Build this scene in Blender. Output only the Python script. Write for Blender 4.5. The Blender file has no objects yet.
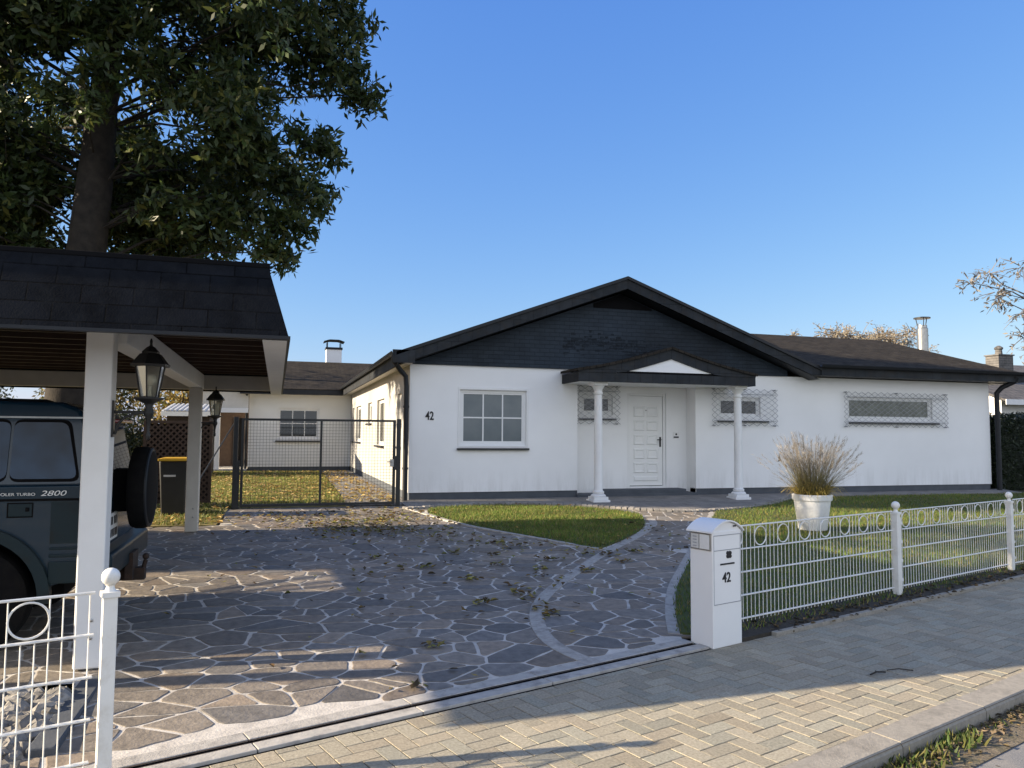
import bpy, bmesh, math, random
import numpy as np
from mathutils import Vector, Matrix
from mathutils.geometry import delaunay_2d_cdt

random.seed(7)
rng = np.random.default_rng(11)
scene = bpy.context.scene
COL = scene.collection
R = math.radians

# ------------------------------------------------------------------ helpers
def tag(o, label=None, cat=None, group=None, kind=None):
    if label: o['label'] = label
    if cat: o['category'] = cat
    if group: o['group'] = group
    if kind: o['kind'] = kind
    return o

def world_loc(o):
    v = Vector((0, 0, 0))
    while o is not None:
        v += o.location
        o = o.parent
    return v

def thing(name, label, cat, loc=(0, 0, 0), group=None):
    o = bpy.data.objects.new(name, None)
    o.empty_display_size = 0.1
    o.location = loc
    COL.objects.link(o)
    return tag(o, label, cat, group)

class MB:
    """collects faces, then becomes one mesh object"""
    def __init__(s):
        s.v = []; s.f = []; s.c = []; s.col = None
    def add(s, vs, fs, col=None):
        b = len(s.v)
        s.v.extend([tuple(p) for p in vs])
        s.f.extend([tuple(i + b for i in f) for f in fs])
        s.c.extend([col if col is not None else (1, 1, 1)] * len(vs))
        if col is not None: s.col = True
        return s
    def box(s, a, b, T=None, col=None):
        x0, y0, z0 = a; x1, y1, z1 = b
        vs = [(x0,y0,z0),(x1,y0,z0),(x1,y1,z0),(x0,y1,z0),(x0,y0,z1),(x1,y0,z1),(x1,y1,z1),(x0,y1,z1)]
        if T: vs = [T(*p) for p in vs]
        return s.add(vs, [(3,2,1,0),(4,5,6,7),(0,1,5,4),(1,2,6,5),(2,3,7,6),(3,0,4,7)], col)
    def prism(s, poly, T, w0, w1, col=None):
        """poly of (u,v); T(u,w,v) -> world; extruded from w0 to w1"""
        n = len(poly)
        vs = [T(u, w0, v) for u, v in poly] + [T(u, w1, v) for u, v in poly]
        fs = [tuple(range(n)), tuple(range(2*n-1, n-1, -1))]
        fs += [(i, i+n, (i+1) % n + n, (i+1) % n) for i in range(n)]
        return s.add(vs, fs, col)
    def tube(s, pts, r, n=8, caps=True, col=None):
        pts = [Vector(p) for p in pts]
        rs = r if isinstance(r, (list, tuple)) else [r] * len(pts)
        vs = []; fs = []
        up = None
        for i, p in enumerate(pts):
            d = (pts[min(i+1, len(pts)-1)] - pts[max(i-1, 0)]).normalized()
            if up is None:
                up = Vector((0, 0, 1)) if abs(d.z) < 0.9 else Vector((1, 0, 0))
            a = d.cross(up)
            if a.length < 1e-4: a = d.orthogonal()
            a.normalize(); b = d.cross(a).normalized(); up = a.cross(d).normalized()
            for k in range(n):
                t = 2*math.pi*k/n + math.pi/n
                vs.append(p + (a*math.cos(t) + b*math.sin(t))*rs[i])
        for i in range(len(pts)-1):
            for k in range(n):
                k2 = (k+1) % n
                fs.append((i*n+k, i*n+k2, (i+1)*n+k2, (i+1)*n+k))
        if caps:
            fs.append(tuple(range(n-1, -1, -1)))
            fs.append(tuple(range((len(pts)-1)*n, len(pts)*n)))
        return s.add(vs, fs, col)
    def lathe(s, prof, c=(0, 0, 0), n=24, col=None, ax='z', phase=0.0):
        vs = []; fs = []
        m = len(prof)
        for r, h in prof:
            for k in range(n):
                t = 2*math.pi*k/n + phase
                if ax == 'z': vs.append((c[0]+r*math.cos(t), c[1]+r*math.sin(t), c[2]+h))
                elif ax == 'x': vs.append((c[0]+h, c[1]+r*math.cos(t), c[2]+r*math.sin(t)))
                else: vs.append((c[0]+r*math.sin(t), c[1]+h, c[2]+r*math.cos(t)))
        for i in range(m-1):
            for k in range(n):
                k2 = (k+1) % n
                fs.append((i*n+k, i*n+k2, (i+1)*n+k2, (i+1)*n+k))
        fs.append(tuple(range(n-1, -1, -1)))
        fs.append(tuple(range((m-1)*n, m*n)))
        return s.add(vs, fs, col)
    def sphere(s, c, r, n=16, col=None):
        prof = [(max(r*math.sin(math.pi*i/10), 0.0005), -r*math.cos(math.pi*i/10)) for i in range(11)]
        return s.lathe(prof, c, n, col)
    def build(s, name, mat, parent=None, smooth=False, bevel=0.0, seg=2, origin=None, angle=40, fix=True):
        me = bpy.data.meshes.new(name)
        arr = np.array(s.v, dtype=float)
        c = Vector(origin) if origin is not None else Vector(tuple((arr.min(0)+arr.max(0))/2))
        me.from_pydata([(p[0]-c.x, p[1]-c.y, p[2]-c.z) for p in s.v], [], s.f)
        me.update()
        if s.col:
            a = me.color_attributes.new('tint', 'FLOAT_COLOR', 'POINT')
            cc = np.ones((len(s.v), 4), dtype=np.float32); cc[:, :3] = np.array(s.c, dtype=np.float32)
            a.data.foreach_set('color', cc.ravel())
        if fix:
            bm = bmesh.new(); bm.from_mesh(me)
            bmesh.ops.recalc_face_normals(bm, faces=bm.faces)
            bm.to_mesh(me); bm.free()
        me.materials.append(mat)
        if smooth:
            me.shade_smooth() if hasattr(me, 'shade_smooth') else None
            try: me.set_sharp_from_angle(angle=R(angle))
            except Exception: pass
        o = bpy.data.objects.new(name, me)
        COL.objects.link(o)
        if parent is not None:
            o.parent = parent
            o.location = c - world_loc(parent)
        else:
            o.location = c
        if bevel:
            m = o.modifiers.new('bevel', 'BEVEL'); m.width = bevel; m.segments = seg; m.limit_method = 'ANGLE'; m.angle_limit = R(35)
        return o

def fast_mesh(name, V, F, mat, cols=None, parent=None, n=4, smooth=False):
    """V (N,3) numpy, F (M,n) numpy"""
    me = bpy.data.meshes.new(name)
    V = np.asarray(V, dtype=np.float32); F = np.asarray(F, dtype=np.int32)
    c = (V.min(0) + V.max(0)) / 2
    me.vertices.add(len(V)); me.vertices.foreach_set('co', (V - c).ravel())
    me.loops.add(F.size); me.loops.foreach_set('vertex_index', F.ravel())
    me.polygons.add(len(F))
    me.polygons.foreach_set('loop_start', np.arange(0, F.size, n, dtype=np.int32))
    me.polygons.foreach_set('loop_total', np.full(len(F), n, dtype=np.int32))
    me.update(calc_edges=True); me.validate()
    if cols is not None:
        a = me.color_attributes.new('tint', 'FLOAT_COLOR', 'POINT')
        cc = np.ones((len(V), 4), dtype=np.float32); cc[:, :3] = cols
        a.data.foreach_set('color', cc.ravel())
    me.materials.append(mat)
    o = bpy.data.objects.new(name, me); COL.objects.link(o)
    cv = Vector([float(x) for x in c])
    if parent is not None:
        o.parent = parent; o.location = cv - world_loc(parent)
    else: o.location = cv
    return o

def copy_tree(o, parent=None):
    c = o.copy(); COL.objects.link(c)
    if parent is not None: c.parent = parent
    for ch in list(o.children): copy_tree(ch, c)
    return c

_texts = []
def text_part(name, body, size, loc, rot, mat, parent, extrude=0.002, shear=0.0, xs=1.0, align='LEFT', off=0.0):
    cu = bpy.data.curves.new(name, 'FONT'); cu.body = body; cu.size = size; cu.extrude = extrude
    cu.shear = shear; cu.align_x = align; cu.offset = off
    t = bpy.data.objects.new('tmp_text', cu); COL.objects.link(t)
    bpy.context.view_layer.update()
    dg = bpy.context.evaluated_depsgraph_get()
    me = bpy.data.meshes.new_from_object(t.evaluated_get(dg))
    bpy.data.objects.remove(t)
    me.name = name
    me.transform(Matrix.Rotation(0, 4, 'X') @ Matrix.Diagonal((xs, 1, 1, 1)))
    me.materials.clear(); me.materials.append(mat)
    o = bpy.data.objects.new(name, me); COL.objects.link(o)
    o.rotation_euler = rot
    o.parent = parent
    o.location = Vector(loc) - world_loc(parent)
    return o

# ------------------------------------------------------------------ camera model (measured from the photograph)
CAM_H = 1.71
FPX = 766.0
yaw = R(17.0); roll = math.atan(.0074); pitch = math.atan((433.7-384)*math.cos(roll)/FPX)
fw = Vector((math.sin(yaw)*math.cos(pitch), math.cos(yaw)*math.cos(pitch), math.sin(pitch)))
r0 = Vector((math.cos(yaw), -math.sin(yaw), 0)); u0 = r0.cross(fw)
cr = r0*math.cos(roll) + u0*math.sin(roll); cu_ = -r0*math.sin(roll) + u0*math.cos(roll)
cam_d = bpy.data.cameras.new('camera'); cam = bpy.data.objects.new('camera', cam_d); COL.objects.link(cam)
cam.matrix_world = Matrix(((cr.x, cu_.x, -fw.x, 0), (cr.y, cu_.y, -fw.y, 0), (cr.z, cu_.z, -fw.z, CAM_H), (0, 0, 0, 1)))
cam_d.sensor_width = 36; cam_d.lens = 36*FPX/1024; cam_d.clip_end = 2000; cam_d.clip_start = 0.05
scene.camera = cam

# ------------------------------------------------------------------ light
SUN_EL = R(20.0); SKY_FILL = 8.8
to_sun = Vector((-0.9955*math.cos(SUN_EL), 0.095*math.cos(SUN_EL), math.sin(SUN_EL)))
sl = bpy.data.lights.new('sun', 'SUN'); sl.energy = 13.0; sl.angle = R(0.5); sl.color = (1.0, 0.84, 0.62)
so = bpy.data.objects.new('sun', sl); COL.objects.link(so); so.location = (-20, 3, 20)
so.rotation_euler = to_sun.to_track_quat('Z', 'Y').to_euler()
w = bpy.data.worlds.new('World'); scene.world = w; w.use_nodes = True
nt = w.node_tree; bg = nt.nodes['Background']; sky = nt.nodes.new('ShaderNodeTexSky')
sky.sky_type = 'NISHITA'; sky.sun_disc = False; sky.sun_elevation = SUN_EL
sky.sun_rotation = math.atan2(to_sun.x, to_sun.y)
sky.air_density = 1.0; sky.dust_density = 0.6; sky.ozone_density = 2.0; sky.altitude = 0
# colour grade of the sky: flatter gradient and deeper blue, as the phone camera recorded it
sc_ = nt.nodes.new('ShaderNodeSeparateColor'); cc_ = nt.nodes.new('ShaderNodeCombineColor')
nt.links.new(sky.outputs[0], sc_.inputs[0])
for i, (gain, gam) in enumerate(((.915, 1.03), (1.48, .76), (3.85, .317))):
    pw = nt.nodes.new('ShaderNodeMath'); pw.operation = 'POWER'; pw.inputs[1].default_value = gam
    ml = nt.nodes.new('ShaderNodeMath'); ml.operation = 'MULTIPLY'; ml.inputs[1].default_value = gain
    nt.links.new(sc_.outputs[i], pw.inputs[0]); nt.links.new(pw.outputs[0], ml.inputs[0]); nt.links.new(ml.outputs[0], cc_.inputs[i])
# added pale fill light low in the sky behind the camera, brightening shade
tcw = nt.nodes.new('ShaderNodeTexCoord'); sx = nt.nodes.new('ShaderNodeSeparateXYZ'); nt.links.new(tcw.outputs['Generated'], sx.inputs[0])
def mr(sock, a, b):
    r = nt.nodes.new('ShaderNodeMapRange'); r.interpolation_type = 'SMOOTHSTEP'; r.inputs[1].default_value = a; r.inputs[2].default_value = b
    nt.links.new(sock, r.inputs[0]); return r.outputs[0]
fill_w = nt.nodes.new('ShaderNodeMath'); fill_w.operation = 'MULTIPLY'
nt.links.new(mr(sx.outputs[1], 0.05, -0.45), fill_w.inputs[0]); nt.links.new(mr(sx.outputs[2], 0.98, 0.30), fill_w.inputs[1])
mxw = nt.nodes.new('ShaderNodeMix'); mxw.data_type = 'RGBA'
zen = nt.nodes.new('ShaderNodeMath'); zen.operation = 'MULTIPLY'; zen.inputs[1].default_value = 0.16  # weaker share of the added fill light overhead
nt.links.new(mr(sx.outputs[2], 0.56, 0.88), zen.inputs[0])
fill_mx = nt.nodes.new('ShaderNodeMath'); fill_mx.operation = 'MAXIMUM'
nt.links.new(fill_w.outputs[0], fill_mx.inputs[0]); nt.links.new(zen.outputs[0], fill_mx.inputs[1])
nt.links.new(fill_mx.outputs[0], mxw.inputs[0]); nt.links.new(cc_.outputs[0], mxw.inputs[6]); mxw.inputs[7].default_value = (SKY_FILL*.93, SKY_FILL*1.0, SKY_FILL*1.11, 1)
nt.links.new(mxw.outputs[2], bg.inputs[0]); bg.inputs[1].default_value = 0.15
scene.view_settings.view_transform = 'Standard'; scene.view_settings.look = 'None'; scene.view_settings.exposure = 0
scene.render.engine = 'CYCLES'
scene.cycles.use_denoising = True
scene.cycles.max_bounces = 8; scene.cycles.transparent_max_bounces = 8

# ------------------------------------------------------------------ materials
def nodes_of(name):
    m = bpy.data.materials.new(name); m.use_nodes = True
    n = m.node_tree.nodes; l = m.node_tree.links
    return m, n, l, n['Principled BSDF']

def coords(n, l, axes=None):
    tc = n.new('ShaderNodeTexCoord'); g = n.new('ShaderNodeNewGeometry')
    if axes is None: return g.outputs['Position']
    sep = n.new('ShaderNodeSeparateXYZ'); com = n.new('ShaderNodeCombineXYZ')
    l.new(g.outputs['Position'], sep.inputs[0])
    for i, a in enumerate(axes): l.new(sep.outputs['XYZ'.index(a)], com.inputs[i])
    return com.outputs[0]

def mixc(n, l, fac, a, b, mode='MIX'):
    m = n.new('ShaderNodeMix'); m.data_type = 'RGBA'; m.blend_type = mode
    if isinstance(fac, (int, float)): m.inputs[0].default_value = fac
    else: l.new(fac, m.inputs[0])
    for s, i in ((a, 6), (b, 7)):
        if isinstance(s, (tuple, list)): m.inputs[i].default_value = (*s[:3], 1)
        else: l.new(s, m.inputs[i])
    return m.outputs[2]

def noise(n, l, vec, scale, detail=4, rough=0.55):
    t = n.new('ShaderNodeTexNoise'); t.inputs['Scale'].default_value = scale; t.inputs['Detail'].default_value = detail
    t.inputs['Roughness'].default_value = rough
    l.new(vec, t.inputs['Vector'])
    return t.outputs['Fac']

def ramp(n, l, fac, p0, p1):
    r = n.new('ShaderNodeMapRange'); r.inputs[1].default_value = p0; r.inputs[2].default_value = p1
    l.new(fac, r.inputs[0]); return r.outputs[0]

def bump(n, l, h, strength, dist, b):
    bp = n.new('ShaderNodeBump'); bp.inputs['Strength'].default_value = strength; bp.inputs['Distance'].default_value = dist
    l.new(h, bp.inputs['Height']); l.new(bp.outputs[0], b.inputs['Normal'])
    return bp

def pm(name, c1, c2=None, scale=3.0, rough=0.6, bmp=0.0, bscale=60.0, metal=0.0, spec=0.4, grime=None, coat=0.0):
    m, n, l, b = nodes_of(name)
    v = coords(n, l)
    b.inputs['Roughness'].default_value = rough; b.inputs['Metallic'].default_value = metal
    b.inputs['Specular IOR Level'].default_value = spec
    b.inputs['Coat Weight'].default_value = coat; b.inputs['Coat Roughness'].default_value = 0.06
    c2 = c2 or tuple(x*0.85 for x in c1)
    f = ramp(n, l, noise(n, l, v, scale), 0.3, 0.7)
    c = mixc(n, l, f, c1, c2)
    if grime:
        gf = ramp(n, l, noise(n, l, v, grime[1], 8, 0.7), 0.5, 0.75)
        c = mixc(n, l, gf, c, grime[0])
    l.new(c, b.inputs['Base Color'])
    if bmp: bump(n, l, noise(n, l, v, bscale, 6), bmp, 0.01, b)
    return m

def tinted(name, rough=0.7, nscale=25.0, namt=0.35, bmp=0.3, bscale=40.0, spec=0.3, trans=0.0, gain=1.0):
    m, n, l, b = nodes_of(name)
    v = coords(n, l)
    at = n.new('ShaderNodeAttribute'); at.attribute_name = 'tint'
    f = ramp(n, l, noise(n, l, v, nscale, 6, 0.65), 0.3, 0.7)
    mul = mixc(n, l, f, (1-namt, 1-namt, 1-namt), (1+namt*.6,)*3)
    c = mixc(n, l, 1.0, at.outputs['Color'], mul, 'MULTIPLY')
    l.new(c, b.inputs['Base Color']); b.inputs['Roughness'].default_value = rough; b.inputs['Specular IOR Level'].default_value = spec
    if bmp: bump(n, l, noise(n, l, v, bscale, 6), bmp, 0.01, b)
    if trans:
        tr = n.new('ShaderNodeBsdfTranslucent'); l.new(c, tr.inputs[0])
        mx = n.new('ShaderNodeMixShader'); mx.inputs[0].default_value = trans
        out = n['Material Output']
        l.new(b.outputs[0], mx.inputs[1]); l.new(tr.outputs[0], mx.inputs[2]); l.new(mx.outputs[0], out.inputs[0])
    return m

def bricks(name, axes, c1, c2, mortar, bw, rh, msize=0.006, rough=0.75, bmp=0.6, var=0.5, nscale=2.0, spec=0.3, stain=None):
    m, n, l, b = nodes_of(name)
    v = coords(n, l, axes)
    t = n.new('ShaderNodeTexBrick'); t.inputs['Scale'].default_value = 1.0
    t.inputs['Brick Width'].default_value = bw; t.inputs['Row Height'].default_value = rh
    t.inputs['Mortar Size'].default_value = msize; t.inputs['Mortar Smooth'].default_value = 0.3
    t.inputs['Color1'].default_value = (*c1, 1); t.inputs['Color2'].default_value = (*c2, 1); t.inputs['Mortar'].default_value = (*mortar, 1)
    l.new(v, t.inputs['Vector'])
    p = coords(n, l)
    f = ramp(n, l, noise(n, l, p, nscale, 6, 0.65), 0.3, 0.7)
    c = mixc(n, l, 1.0, t.outputs['Color'], mixc(n, l, f, (1-var,)*3, (1+var*.5,)*3), 'MULTIPLY')
    if stain:
        sf = ramp(n, l, noise(n, l, p, stain[1], 8, 0.7), 0.48, 0.72)
        c = mixc(n, l, sf, c, stain[0])
    l.new(c, b.inputs['Base Color'])
    b.inputs['Roughness'].default_value = rough; b.inputs['Specular IOR Level'].default_value = spec
    h = n.new('ShaderNodeMath'); h.operation = 'SUBTRACT'; l.new(noise(n, l, p, 90, 5), h.inputs[0]); l.new(t.outputs['Fac'], h.inputs[1])
    bump(n, l, h.outputs[0], bmp, 0.012, b)
    return m

def glass_mat(name, tint, rough=0.03, n2=None, scale=6.0, spec=0.6, coat=0.15):
    m, n, l, b = nodes_of(name)
    v = coords(n, l)
    c = mixc(n, l, ramp(n, l, noise(n, l, v, scale, 3), 0.3, 0.7), tint, n2 or tuple(x*.8 for x in tint))
    l.new(c, b.inputs['Base Color']); b.inputs['Roughness'].default_value = rough; b.inputs['Specular IOR Level'].default_value = spec
    b.inputs['Coat Weight'].default_value = coat; b.inputs['Coat Roughness'].default_value = 0.01
    return m

def clear_glass(name):
    m, n, l, b = nodes_of(name)
    tr = n.new('ShaderNodeBsdfTransparent'); gl = n.new('ShaderNodeBsdfGlossy'); gl.inputs['Roughness'].default_value = 0.05
    tr.inputs[0].default_value = (0.83, 0.82, 0.74, 1)
    fr = n.new('ShaderNodeFresnel'); fr.inputs[0].default_value = 1.5
    df = n.new('ShaderNodeBsdfTranslucent'); df.inputs[0].default_value = (0.8, 0.78, 0.68, 1)
    mx = n.new('ShaderNodeMixShader'); l.new(fr.outputs[0], mx.inputs[0]); l.new(tr.outputs[0], mx.inputs[1]); l.new(gl.outputs[0], mx.inputs[2])
    m2 = n.new('ShaderNodeMixShader'); m2.inputs[0].default_value = 0.3
    l.new(mx.outputs[0], m2.inputs[1]); l.new(df.outputs[0], m2.inputs[2]); l.new(m2.outputs[0], n['Material Output'].inputs[0])
    return m

def render_wall(name, c1, c2):
    """fine white masonry render with faint dirt near its foot and under the eaves"""
    m, n, l, b = nodes_of(name)
    v = coords(n, l)
    c = mixc(n, l, ramp(n, l, noise(n, l, v, 0.7, 6, 0.6), 0.3, 0.7), c1, c2)
    sep = n.new('ShaderNodeSeparateXYZ'); l.new(v, sep.inputs[0])
    low = ramp(n, l, sep.outputs[2], 1.05, 0.5)
    sc = n.new('ShaderNodeMapping'); sc.inputs['Scale'].default_value = (6, 6, 0.8); l.new(v, sc.inputs[0])
    streak = ramp(n, l, noise(n, l, sc.outputs[0], 1.0, 6, 0.7), 0.45, 0.8)
    mu = n.new('ShaderNodeMath'); mu.operation = 'MULTIPLY'; l.new(low, mu.inputs[0]); l.new(streak, mu.inputs[1])
    m2 = n.new('ShaderNodeMath'); m2.operation = 'MULTIPLY'; l.new(mu.outputs[0], m2.inputs[0]); m2.inputs[1].default_value = 0.55
    c = mixc(n, l, m2.outputs[0], c, (0.42, 0.41, 0.37))
    l.new(c, b.inputs['Base Color']); b.inputs['Roughness'].default_value = 0.85; b.inputs['Specular IOR Level'].default_value = 0.2
    bump(n, l, noise(n, l, v, 130, 5, 0.7), 0.35, 0.006, b)
    return m

M = {}
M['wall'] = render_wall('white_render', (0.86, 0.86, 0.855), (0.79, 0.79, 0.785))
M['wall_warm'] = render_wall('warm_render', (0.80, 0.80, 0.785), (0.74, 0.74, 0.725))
M['wall_side'] = render_wall('sun_dimmed_render', (0.42, 0.415, 0.40), (0.34, 0.335, 0.32))  # same white render, colour darkened to offset the strong sun on this side
M['plinth'] = pm('plinth_grey', (0.085, 0.095, 0.11), (0.06, 0.068, 0.08), 4, 0.8, 0.3)
M['slate_front'] = bricks('slate_cladding', 'XZY', (0.018, 0.028, 0.041), (0.024, 0.035, 0.049), (0.010, 0.016, 0.024), 0.22, 0.085, 0.006, 0.6, 0.5, 0.45, 0.9, spec=0.22)
M['slate_dark'] = bricks('slate_cladding_dark', 'XZY', (0.014, 0.022, 0.033), (0.019, 0.028, 0.040), (0.009, 0.014, 0.021), 0.12, 0.06, 0.01, 0.6, 0.7, 0.6, 14, spec=0.2)
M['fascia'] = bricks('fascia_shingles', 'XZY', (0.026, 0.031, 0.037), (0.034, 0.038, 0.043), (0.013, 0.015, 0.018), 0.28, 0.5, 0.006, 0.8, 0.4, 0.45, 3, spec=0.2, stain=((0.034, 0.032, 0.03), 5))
M['fascia_y'] = bricks('fascia_shingles_side', 'YZX', (0.024, 0.027, 0.031), (0.032, 0.034, 0.037), (0.01, 0.011, 0.013), 0.28, 0.5, 0.006, 0.8, 0.4, 0.45, 3, spec=0.2)
M['trim_dark'] = pm('dark_metal_trim', (0.011, 0.013, 0.017), (0.016, 0.018, 0.022), 6, 0.5, 0.0, spec=0.3)
M['roof_x'] = bricks('bitumen_shingles', 'XYZ', (0.036, 0.031, 0.025), (0.050, 0.042, 0.033), (0.017, 0.015, 0.013), 0.30, 0.14, 0.008, 0.95, 0.8, 0.4, 5.0, spec=0.1)
M['roof_y'] = bricks('bitumen_shingles_gable', 'YXZ', (0.030, 0.027, 0.023), (0.042, 0.036, 0.030), (0.014, 0.012, 0.011), 0.30, 0.14, 0.008, 0.95, 0.8, 0.4, 5.0, spec=0.1)
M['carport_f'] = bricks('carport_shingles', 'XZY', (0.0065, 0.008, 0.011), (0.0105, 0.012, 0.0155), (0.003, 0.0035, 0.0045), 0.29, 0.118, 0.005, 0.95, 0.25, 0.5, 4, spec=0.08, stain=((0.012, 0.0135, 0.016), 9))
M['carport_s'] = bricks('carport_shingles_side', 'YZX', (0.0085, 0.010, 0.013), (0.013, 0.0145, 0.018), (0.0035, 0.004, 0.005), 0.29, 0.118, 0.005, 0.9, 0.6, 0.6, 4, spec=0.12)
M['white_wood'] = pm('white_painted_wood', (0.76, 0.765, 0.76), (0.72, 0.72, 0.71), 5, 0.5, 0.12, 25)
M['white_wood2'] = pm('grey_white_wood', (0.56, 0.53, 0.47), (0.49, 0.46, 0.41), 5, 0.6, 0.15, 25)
M['rafter'] = pm('brown_rafters', (0.055, 0.03, 0.02), (0.035, 0.02, 0.014), 8, 0.7, 0.2)
M['white_gloss'] = pm('white_powder_coat', (0.80, 0.80, 0.78), (0.76, 0.76, 0.75), 3, 0.35, 0.0)
M['fence_white'] = pm('cream_fence_paint', (0.78, 0.77, 0.72), (0.73, 0.715, 0.665), 6, 0.45, 0.0, grime=((0.62, 0.59, 0.52), 9))
M['pvc'] = pm('white_window_frame', (0.78, 0.78, 0.77), (0.74, 0.74, 0.73), 4, 0.35)
M['black_metal'] = pm('black_metal', (0.012, 0.013, 0.014), (0.02, 0.02, 0.021), 10, 0.45, 0.1, 80)
M['anthracite'] = pm('anthracite_gate', (0.016, 0.018, 0.019), (0.024, 0.026, 0.027), 10, 0.5)
M['wire'] = pm('grey_grille_wire', (0.36, 0.37, 0.39), (0.24, 0.25, 0.27), 8, 0.5)
M['sill'] = pm('black_slate_sill', (0.018, 0.02, 0.023), (0.026, 0.028, 0.03), 8, 0.35)
M['glass'] = glass_mat('window_glass', (0.115, 0.14, 0.15), 0.08, (0.165, 0.185, 0.19), 2.0, spec=0.35, coat=0.0)
M['glass_dark'] = glass_mat('dark_glass', (0.012, 0.014, 0.014), 0.03)
M['glass_olive'] = glass_mat('patterned_glass', (0.13, 0.145, 0.115), 0.12, (0.055, 0.065, 0.045), 5.0)
M['glass_side'] = glass_mat('side_glass', (0.03, 0.033, 0.03), 0.15, spec=0.2, coat=0.0)
M['lamp_glass'] = clear_glass('lantern_glass')
M['bulb'] = pm('frosted_bulb', (0.85, 0.84, 0.78), None, 3, 0.3)
M['steel'] = pm('stainless_steel', (0.40, 0.40, 0.39), (0.32, 0.32, 0.31), 12, 0.32, 0.0, metal=0.9)
M['mortar'] = pm('pale_mortar', (0.58, 0.545, 0.49), (0.45, 0.42, 0.38), 9, 0.9, 0.4, 60, grime=((0.27, 0.25, 0.225), 6))
M['border'] = pm('border_setts', (0.42, 0.395, 0.355), (0.30, 0.28, 0.255), 22, 0.9, 0.7, 45, grime=((0.15, 0.14, 0.13), 7))
M['stone'] = tinted('flagstone', 0.62, 14, 0.35, 0.55, 38, 0.45)
M['paver'] = tinted('concrete_paver', 0.9, 60, 0.38, 0.6, 150, 0.25)
M['joint'] = pm('sand_joint', (0.085, 0.075, 0.06), (0.045, 0.04, 0.033), 12, 0.95, 0.5)
M['concrete'] = pm('drain_concrete', (0.44, 0.415, 0.375), (0.34, 0.325, 0.30), 14, 0.9, 0.4, 90, grime=((0.17, 0.16, 0.15), 8))
M['kerb'] = pm('kerb_concrete', (0.33, 0.30, 0.25), (0.25, 0.23, 0.195), 40, 0.9, 0.5, 110, grime=((0.17, 0.155, 0.13), 6))
M['asphalt'] = pm('asphalt', (0.24, 0.235, 0.23), (0.13, 0.13, 0.13), 130, 0.9, 0.5, 220, grime=((0.27, 0.25, 0.22), 3))
M['gutter'] = pm('gutter_grit', (0.20, 0.165, 0.115), (0.10, 0.08, 0.055), 25, 0.95, 1.0, 60, grime=((0.05, 0.055, 0.025), 5))
M['soil'] = pm('soil', (0.055, 0.045, 0.033), (0.03, 0.026, 0.02), 10, 0.95, 1.0, 45)
M['terrace'] = bricks('terrace_slabs', 'XYZ', (0.24, 0.225, 0.21), (0.20, 0.19, 0.18), (0.12, 0.115, 0.11), 0.4, 0.2, 0.008, 0.8, 0.4, 0.3, 3)
M['cobble'] = tinted('granite_setts', 0.8, 40, 0.35, 0.5, 60)
M['lawn'] = pm('lawn_soil', (0.075, 0.095, 0.026), (0.055, 0.065, 0.022), 7, 0.95, 0.8, 40)
M['lawn_leaf'] = pm('leafy_lawn', (0.26, 0.21, 0.075), (0.15, 0.14, 0.05), 9, 0.95, 0.9, 30, grime=((0.36, 0.25, 0.10), 12))
M['earth'] = pm('earth', (0.06, 0.065, 0.03), (0.04, 0.04, 0.022), 0.4, 0.95, 0.6, 20)
M['blade'] = tinted('grass_blades', 0.6, 3, 0.25, 0, trans=0.35)
M['leaf'] = tinted('tree_leaves', 0.45, 2, 0.2, 0, spec=0.4, trans=0.35)
M['dry_leaf'] = tinted('fallen_leaves', 0.8, 20, 0.3, 0, trans=0.2)
M['bark'] = pm('bark', (0.038, 0.031, 0.024), (0.016, 0.013, 0.011), 6, 0.95, 1.0, 18)
M['bark_pale'] = pm('pale_bark', (0.20, 0.165, 0.13), (0.11, 0.09, 0.07), 6, 0.95, 0.8, 25)
M['rock'] = tinted('rough_rock', 0.9, 18, 0.4, 1.0, 22)
M['hedge_core'] = pm('hedge_core', (0.012, 0.018, 0.008), (0.006, 0.010, 0.005), 8, 0.95, 1.0, 20)
M['bin'] = pm('bin_black', (0.018, 0.019, 0.02), (0.025, 0.026, 0.027), 6, 0.5, 0.2, 80)
M['bin_lid'] = pm('bin_yellow', (0.62, 0.38, 0.03), (0.52, 0.32, 0.03), 6, 0.45)
M['sticker'] = pm('white_sticker', (0.6, 0.6, 0.58), None, 20, 0.5)
M['black'] = pm('matt_black', (0.005, 0.005, 0.006), None, 6, 0.8, spec=0.1)
M['ink'] = pm('black_ink', (0.012, 0.012, 0.014), None, 6, 0.5)
M['car'] = pm('teal_car_paint', (0.006, 0.024, 0.044), (0.005, 0.019, 0.035), 0.6, 0.22, metal=0.0, spec=0.35, coat=0.35)
M['car_low'] = pm('grey_green_lower_paint', (0.009, 0.020, 0.027), (0.011, 0.023, 0.029), 2.0, 0.4, metal=0.0, spec=0.2, coat=0.0, grime=((0.013, 0.016, 0.016), 5))
M['car_glass'] = glass_mat('car_glass', (0.03, 0.07, 0.14), 0.02, (0.002, 0.005, 0.010), 2.0, spec=0.3, coat=0.0)  # blue and dark mottling painted in place of reflections
M['tyre'] = pm('tyre_rubber', (0.005, 0.005, 0.006), (0.009, 0.009, 0.009), 12, 0.9, 0.3, spec=0.12)
M['car_text'] = pm('white_decal', (0.75, 0.77, 0.78), None, 6, 0.4)
M['plate'] = pm('plate_white', (0.72, 0.72, 0.70), (0.66, 0.66, 0.64), 20, 0.4)
M['red_lens'] = pm('red_lens', (0.22, 0.012, 0.01), None, 6, 0.15, coat=0.6)
M['amber_lens'] = pm('amber_lens', (0.5, 0.16, 0.01), None, 6, 0.15, coat=0.6)
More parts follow.
